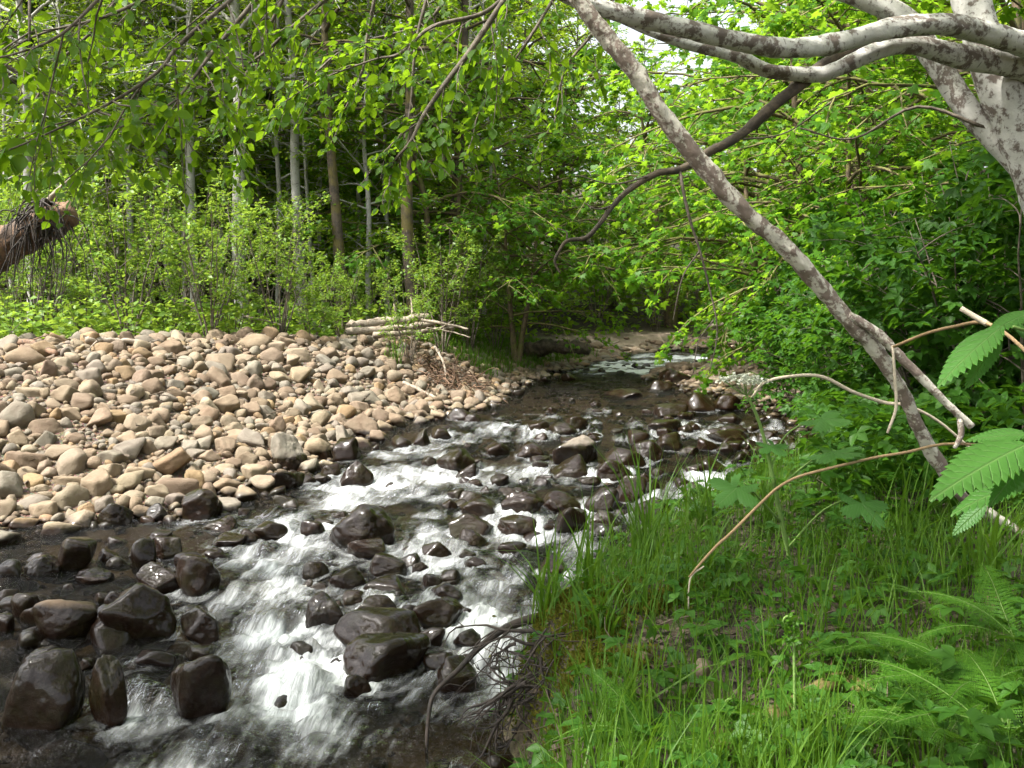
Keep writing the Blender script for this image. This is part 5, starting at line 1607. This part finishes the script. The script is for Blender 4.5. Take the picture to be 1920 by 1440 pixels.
# herbs under the shrubs on the left and in the right thicket
mb = MB()
n = 16000
y = rg.uniform(13.5, 24, n); x = rg.uniform(-10, 0, n)
zz, dl_, _, lf_, _ = G(x, y, True)
k = lf_ & (dl_ > np.interp(y, [8, 11, 14, 17, 20, 24], [5.4, 5.4, 4.8, 3.3, 1.8, 1.0]))
x, y, zz = x[k], y[k], zz[k]; n = len(x); az = rg.uniform(0, 6.28, n)
leaves(mb, TM['rhomb'], np.stack([x, y, zz + rg.uniform(.02, .75, n) ** 1.2], -1), np.stack([np.cos(az), np.sin(az), rg.normal(0, .4, n)], -1), np.array([0, 0, 1.]) + rg.normal(0, .5, (n, 3)), rg.uniform(.08, .17, n), rg)
tag(obj('undergrowth', mb.mesh('undergrowth', M['leaf_shrub'], False)), 'low leafy undergrowth between the shrubs behind the bar', 'undergrowth', kind='stuff')
mb = MB()
n = 14000
y = rg.uniform(24.5, 48, n); x = rg.uniform(-6, 18, n)
zz, dl_, dr_, lf_, rt_ = G(x, y, True)
k = (lf_ & (dl_ > 1.7)) | (rt_ & (dr_ > .8))
x, y, zz = x[k], y[k], zz[k]; n = len(x); az = rg.uniform(0, 6.28, n)
leaves(mb, TM['rhomb'], np.stack([x, y, zz + 1.5 * rg.random(n) ** 1.6], -1), np.stack([np.cos(az), np.sin(az), rg.normal(0, .4, n)], -1), np.array([0, -.3, 1.]) + rg.normal(0, .5, (n, 3)), rg.uniform(.15, .3, n), rg)
tag(obj('far_undergrowth', mb.mesh('far_undergrowth', M['leaf_alder'], False)), 'low leafy undergrowth around the upstream bend', 'undergrowth', kind='stuff')
mb = MB()
n = 9000
y = 5.5 * (20 / 5.5) ** rg.random(n); x = xr(y) + .8 + 5 * rg.random(n)
k = (x > .30 * y) & (x < .56 * y + 1.2)
x, y = x[k], y[k]; n = len(x); zz = G(x, y); az = rg.uniform(0, 6.28, n)
leaves(mb, TM['tri'], np.stack([x, y, zz + rg.uniform(.05, .7, n)], -1), np.stack([np.cos(az), np.sin(az), rg.normal(-.1, .3, n)], -1), np.array([0, 0, 1.]) + rg.normal(0, .4, (n, 3)), rg.uniform(.09, .18, n), rg)
tag(obj('thicket_undergrowth', mb.mesh('thicket_undergrowth', M['leaf_thicket'], False)), 'dense low leaves under the thicket on the right bank', 'undergrowth', kind='stuff')

# ferns
def frond_mesh(rng, curl):
    mb = MB()
    t = np.linspace(0, 1, 24)
    path = np.stack([.03 * np.sin(t * 3 + rng.uniform(0, 6)), t * (1 - .12 * curl * t), .42 * t - curl * .62 * t * t], -1)
    tube(mb, path, np.linspace(.0045, .001, 24), 4, cap=False)
    stem = mb.mesh('rachis', M['stem_green'])
    lb = MB()
    pos, dirs, nrm, siz = [], [], [], []
    for i in range(21):
        s = .14 + .86 * i / 21
        j = s * 23; a = min(int(j), 22)
        p0 = path[a] * (1 - j + a) + path[a + 1] * (j - a)
        tan = unit(path[a + 1] - path[a])
        pl = .24 * min(1, (s - .05) * 4.5) * (1 - s) ** .62 * rng.uniform(.92, 1.08) + .008
        up = unit(np.cross([1, 0, 0], tan))
        for sg in (-1, 1):
            d = unit(np.array([sg, 0, 0]) * .95 + tan * .38 + up * rng.normal(-.08, .06))
            m = max(3, int(pl * 75))
            for k in range(m):
                u = (k + .6) / m
                pp = p0 + d * pl * u + up * (-.10 * pl * u * u)
                wl_ = .025 * (1 - u) ** .7 * min(1, pl / .10) + .006
                for s2 in (-1, 1):
                    dd = unit(tan * s2 + d * .55)
                    pos.append(pp); dirs.append(dd); nrm.append(up + rng.normal(0, .12, 3)); siz.append(wl_)
    leaves(lb, tmpl_rhomb(.55), np.array(pos), np.array(dirs), np.array(nrm), np.array(siz), rng)
    return stem, lb.mesh('frond', M['fern'], False)
rf = np.random.default_rng(15)
FR = [frond_mesh(rf, c) for c in (.75, .95, 1.15, .85)]
FERN = [(1830, 1330, 0.62, 9, 'large lady fern spreading at the lower right'), (1915, 1250, 0.66, 9, 'lady fern at the right edge above the large one'), (1690, 1270, 0.46, 7, 'fern with fronds reaching over the mossy log'),
        (1590, 1400, .42, 7, 'fern near the bottom edge right of the mossy log'), (1230, 1440, .50, 8, 'fern at the bottom edge below the bare soil'), (1880, 1430, 0.60, 9, 'fern in the bottom right corner'),
        (1440, 1440, .34, 6, 'small fern at the bottom behind the tall fiddlehead stalk'), (1750, 1170, .42, 7, 'fern left of the splintered stump'), (1750, 760, .75, 9, 'fern in the thicket right of the leaning branch'),
        (1540, 800, .6, 8, 'fern at foot of the thicket above the riffle'), (1620, 760, .6, 8, 'fern in the thicket left of the leaning branch'), (1760, 1440, .5, 8, 'fern cut by the bottom edge at the right')]
for fi, (px, py, L, n, lab) in enumerate(FERN):
    c = on_ground(px, py)
    t = empty('fern', (c[0], c[1], g1(c[0], c[1])))
    tag(t, lab, 'fern', 'ferns on the right bank')
    a0 = rf.uniform(0, 6)
    for k in range(n):
        v = FR[int(rf.integers(4))]
        ro = (rf.normal(.32, .14), rf.normal(0, .12), a0 + k * 6.283 / n + rf.normal(0, .18))
        s = L * rf.uniform(.65, 1.0) * .88
        fo_ = obj('frond', v[1], t, (0, 0, .06), ro, s)
        obj('rachis', v[0], fo_)
# fiddlehead stalks
for (pts, lab) in [([(1490, 1440, 3.1), (1490, 1340, 3.12), (1489, 1240, 3.15), (1488, 1165, 3.15)], 'tall pale green fiddlehead stalk near the bottom right of centre'),
                   ([(1415, 1440, 3.2), (1405, 1400, 3.2), (1385, 1350, 3.22), (1378, 1320, 3.22)], 'short bent fiddlehead stalk left of the tall one')]:
    q = smooth_path([P(*a) for a in pts], 24)
    q0 = q[0].copy(); q0[2] = g1(q0[0], q0[1]) - .03
    q = np.vstack([q0, q])
    t = empty('fiddlehead', q0); tag(t, lab, 'fern', 'unrolling fern stalks')
    mb = MB(); tube(mb, q, np.linspace(.006, .004, len(q)), 6)
    top = q[-1]
    a = np.linspace(0, 4.5, 14)
    tube(mb, top + np.stack([-.02 + .02 * np.cos(a) * (1 - a / 9), np.zeros(14), .02 * np.sin(a) * (1 - a / 9)], -1), np.linspace(.005, .002, 14), 5)
    part_at(mb, 'stalk', M['stem_green'], t)
    lb = MB(); pos, dirs, nrm, siz = [], [], [], []
    for i in range(150):
        u = rf.random()
        c = top + np.array([rf.normal(-.008, .012), rf.normal(0, .01), -.09 * u + .02])
        pos.append(c); dirs.append(rf.normal(0, 1, 3)); nrm.append(rf.normal(0, 1, 3)); siz.append(.014 + .006 * rf.random())
    for i in range(5):
        c = q[int(4 + i * 3.6)]
        for sg in (-1, 1):
            for k in range(8):
                pos.append(c + np.array([sg * (.006 + .007 * k), 0, .003 * k])); dirs.append(np.array([sg * .3, rf.normal(0, .2), 1 if k % 2 else -1])); nrm.append([0, -1, .4]); siz.append(.02 - .0015 * k)
    leaves(lb, tmpl_rhomb(.6), np.array(pos), np.array(dirs, float), np.array(nrm, float), np.array(siz), rf)
    part_at(lb, 'leaflets', M['fern'], t, False)['kind'] = 'stuff'

# big toothed leaves close to the camera at the right edge
bs = empty('salmonberry_shrub', (1.75, 2.1, g1(1.75, 2.1)))
tag(bs, 'shrub with big bright toothed leaves reaching in at the right edge', 'shrub')
mb = MB()
for pts in ([(2100, 1300, 2.1, 16), (2080, 900, 1.95, 13), (1990, 660, 1.9, 9), (1900, 612, 1.85, 6)], [(2100, 1200, 2.0, 15), (2060, 950, 1.85, 11), (1980, 850, 1.8, 8), (1915, 835, 1.75, 5)], [(2090, 1100, 2.0, 12), (2000, 930, 1.9, 8), (1935, 890, 1.85, 5)]):
    px_tube(mb, pts, 20, 7, .05)
part_at(mb, 'stems', M['stem_green'], bs)
BL = [((1880, 612, 1.86), (1752, 706, 1.80), .5), ((1876, 628, 1.86), (1812, 724, 1.83), .42), ((1935, 585, 1.9), (1850, 615, 1.86), .5), ((1925, 640, 1.9), (1905, 590, 1.95), .5),
      ((1925, 833, 1.75), (1750, 912, 1.66), .56), ((1930, 860, 1.74), (1853, 942, 1.70), .44), ((1930, 815, 1.78), (1812, 815, 1.80), .5), ((1945, 893, 1.84), (1782, 944, 1.80), .44),
      ((1850, 945, 2.2), (1782, 1000, 2.2), .5), ((1990, 820, 1.8), (1900, 770, 1.9), .5), ((1985, 660, 1.9), (1925, 720, 1.85), .5)]
for a, b, w in BL:
    p0, p1 = P(*a), P(*b)
    lb = MB()
    d = p1 - p0
    leaves(lb, tmpl_serrate(15, w * .78), np.array([p0]), np.array([d]), np.array([[.15, -.45, 1.0]]) + rf.normal(0, .18, (1, 3)), np.array([np.linalg.norm(d)]), rf, None, True)
    part_at(lb, 'leaf', M['leaf_big'], bs, False)

# cow parsnip with a white flower head
cb_ = on_ground(1490, 1085)
cp = empty('cow_parsnip', (cb_[0], cb_[1], g1(cb_[0], cb_[1])))
tag(cp, 'tall plant with flat white flower head and lobed leaves at the bank edge', 'plant')
Yc = cb_[1]
mb = MB()
px_tube(mb, [(1490, 1090, Yc, 9), (1470, 1000, Yc, 9), (1450, 900, Yc, 8), (1432, 820, Yc, 7), (1415, 770, Yc, 6), (1400, 742, Yc, 5)], 24, 7, .05)
for q in ([(1455, 920, Yc, 5), (1500, 880, Yc - .05, 4), (1540, 850, Yc - .1, 3)], [(1465, 980, Yc, 5), (1420, 930, Yc - .1, 4), (1395, 905, Yc - .15, 3)], [(1475, 1030, Yc, 5), (1540, 960, Yc - .1, 4), (1600, 930, Yc - .2, 3)], [(1445, 880, Yc, 4), (1470, 820, Yc, 3), (1520, 785, Yc, 3)]):
    px_tube(mb, q, 10, 5, 0)
part_at(mb, 'stem', M['stem_green'], cp)
fl_c = P(1390, 722, Yc)
sb, fb = MB(), MB()
pos = []
for i in range(17):
    a, r = i * 2.4, 0.125 * math.sqrt((i + .5) / 17)
    e = fl_c + np.array([math.cos(a) * r, math.sin(a) * r, .05 - .28 * r + rf.normal(0, .006)])
    tube(sb, smooth_path([P(1400, 742, Yc), (P(1400, 742, Yc) + e) / 2 + [0, 0, -.008], e], 5), .0016, 4, cap=False)
    for k in range(22):
        pos.append(e + rf.normal(0, 1, 3) * [.013, .013, .004])
part_at(sb, 'flower_stalks', M['stem_green'], cp)
n = len(pos); az = rf.uniform(0, 6.28, n)
leaves(fb, tmpl_rhomb(.9), np.array(pos), np.stack([np.cos(az), np.sin(az), rf.normal(.2, .4, n)], -1), np.array([0, 0, 1.]) + rf.normal(0, .4, (n, 3)), np.full(n, .02), rf)
part_at(fb, 'flower_head', M['flower'], cp, False)
for (a, b, s) in [((1540, 850, Yc - .1), (1600, 830, Yc - .25), .32), ((1395, 905, Yc - .15), (1340, 930, Yc - .3), .30), ((1600, 930, Yc - .2), (1650, 960, Yc - .35), .3), ((1520, 785, Yc), (1590, 770, Yc - .1), .28), ((1450, 900, Yc), (1480, 870, Yc - .3), .26), ((1436, 830, Yc), (1500, 850, Yc - .2), .2)]:
    p0, p1 = P(*a), P(*b)
    lb = MB()
    leaves(lb, tmpl_lobed(), np.array([p0]), np.array([p1 - p0 + [0, 0, -.05]]), np.array([[.1, -.5, 1.]]), np.array([s * .72]), rf, None, True)
    part_at(lb, 'leaf', M['leaf_big'], cp, False)

# roots hanging from the undercut bank, moss, log, stumps, bank stones
rts = empty('bank_roots', P(1000, 1200, 4.8))
tag(rts, 'dark bare roots hanging from the undercut bank into the stream', 'roots')
mb = MB()
px_tube(mb, [(1040, 1150, 5.0, 21.1), (960, 1172, 4.95, 16.1), (905, 1208, 4.9, 12.4), (860, 1255, 4.85, 10.5), (815, 1300, 4.8, 9.3), (803, 1350, 4.75, 8.1), (800, 1420, 4.7, 6.2), (806, 1470, 4.65, 5.0)], 40, 9, .2)
part_at(mb, 'main_root', M['root'], rts)
mb = MB()
rr_ = np.random.default_rng(44)
for i in range(46):
    a = P(rr_.uniform(950, 1085), rr_.uniform(1165, 1330), rr_.uniform(4.45, 4.85))
    d = np.array([-1.0, -.15, -.35]) + rr_.normal(0, .45, 3)
    L = rr_.uniform(.15, .42)
    p = limb_path(a, d, L, 1.0, rr_, 8, .25)
    r = rr_.uniform(.004, .013)
    tube(mb, p, np.linspace(r, .002, 8), 5, cap=False)
    for k in range(3):
        j = int(rr_.integers(2, 7))
        tube(mb, limb_path(p[j], d + rr_.normal(0, .8, 3), L * .5, 1.2, rr_, 6, .3), np.linspace(r * .5, .0012, 6), 4, cap=False)
part_at(mb, 'fine_roots', M['root'], rts)
mb = MB()
pos = []
mo = [(1060, 1170, 4.85, .18), (1010, 1165, 4.95, .12), (1120, 1130, 5.0, .2), (1050, 1235, 4.55, .12), (1040, 1420, 3.7, .07), (1160, 1310, 4.0, .12), (1230, 1190, 4.6, .12), (1270, 1170, 4.7, .1), (1110, 1240, 4.4, .14), (1080, 1320, 4.1, .12)]
for px, py, Y, r in mo:
    c = P(px, py, Y)
    m = int(11000 * r)
    d = rg.normal(0, 1, (m, 3)) * [r, r * .8, r * .25] * .6
    q = c + d
    gz = np.array([g1(a, b) for a, b in q[:, :2]])
    q[:, 2] = np.where(np.array([xr(v) for v in q[:, 1]]) < q[:, 0], gz + rg.uniform(0, .035, m), c[2] + d[:, 2])
    pos.append(q)
pos = np.concatenate(pos); n = len(pos)
leaves(mb, tmpl_rhomb(.4), pos, rg.normal(0, .6, (n, 3)) + [0, 0, .5], rg.normal(0, 1, (n, 3)), rg.uniform(.014, .038, n), rg)
tag(obj('moss', mb.mesh('moss', M['moss'], False)), 'yellowish brown moss cushions on the rim of the bank', 'moss', kind='stuff')
mb = MB()
q = smooth_path([on_ground(a, b) + np.array([0, 0, .02]) for a, b in ((1320, 1436), (1380, 1395), (1450, 1360), (1520, 1320), (1580, 1290), (1650, 1330))], 40)
tube(mb, q, np.linspace(.055, .04, 40), 12, .3, 3.)
ml = tag(obj('mossy_log', mb.mesh('mossy_log', M['bark_moss'])), 'half buried mossy root log in the ferns at the lower right', 'log')
for (px, py, h, r, lab) in [(1857, 1155, .10, .022, 'pale splintered stump sticking up at the right between ferns'), (1560, 1245, .07, .035, 'broad broken reddish stump in the middle of the right bank')]:
    c = on_ground(px, py); c[2] = g1(c[0], c[1])
    mb = MB()
    for k in range(7):
        a = k * .9
        b = c + np.array([math.cos(a) * r * .5, math.sin(a) * r * .5, -.03])
        tube(mb, smooth_path([b, b + [rf.normal(0, .004), 0, h * .5], b + [rf.normal(0, .01), 0, h * rf.uniform(.7, 1.3)]], 6), np.array([r * .6, r * .55, r * .5, r * .42, r * .28, r * .06]), 6, .2, k)
    tag(obj('stump', mb.mesh('stump', M['wood_brown'])), lab, 'stump', 'broken stumps on the right bank')
for i, (px, py, w, col, lab) in enumerate([(1432, 1238, .09, 'grey', 'grey flat stone lying on the soil of the right bank'), (1340, 1345, .08, 'brown', 'small rounded reddish stone low on the right bank'), (1270, 1150, .07, 'grey', 'small stone in the soil below the cane tip'),
                                    (1200, 1250, .09, 'brown', 'brown stone half buried in the soil left of the flat grey one'), (1480, 1330, .07, 'brown', 'small brown stone beside the mossy log'), (1310, 1270, .12, 'dark', 'dark stone half buried in the middle of bare soil')]):
    c = on_ground(px, py)
    tag(put_stone(c[0], c[1], w * 1.3, w, w * .7, col, 'stone', None, .2), lab, 'stone', 'stones in the soil of the right bank')['wetz'] = -9.0
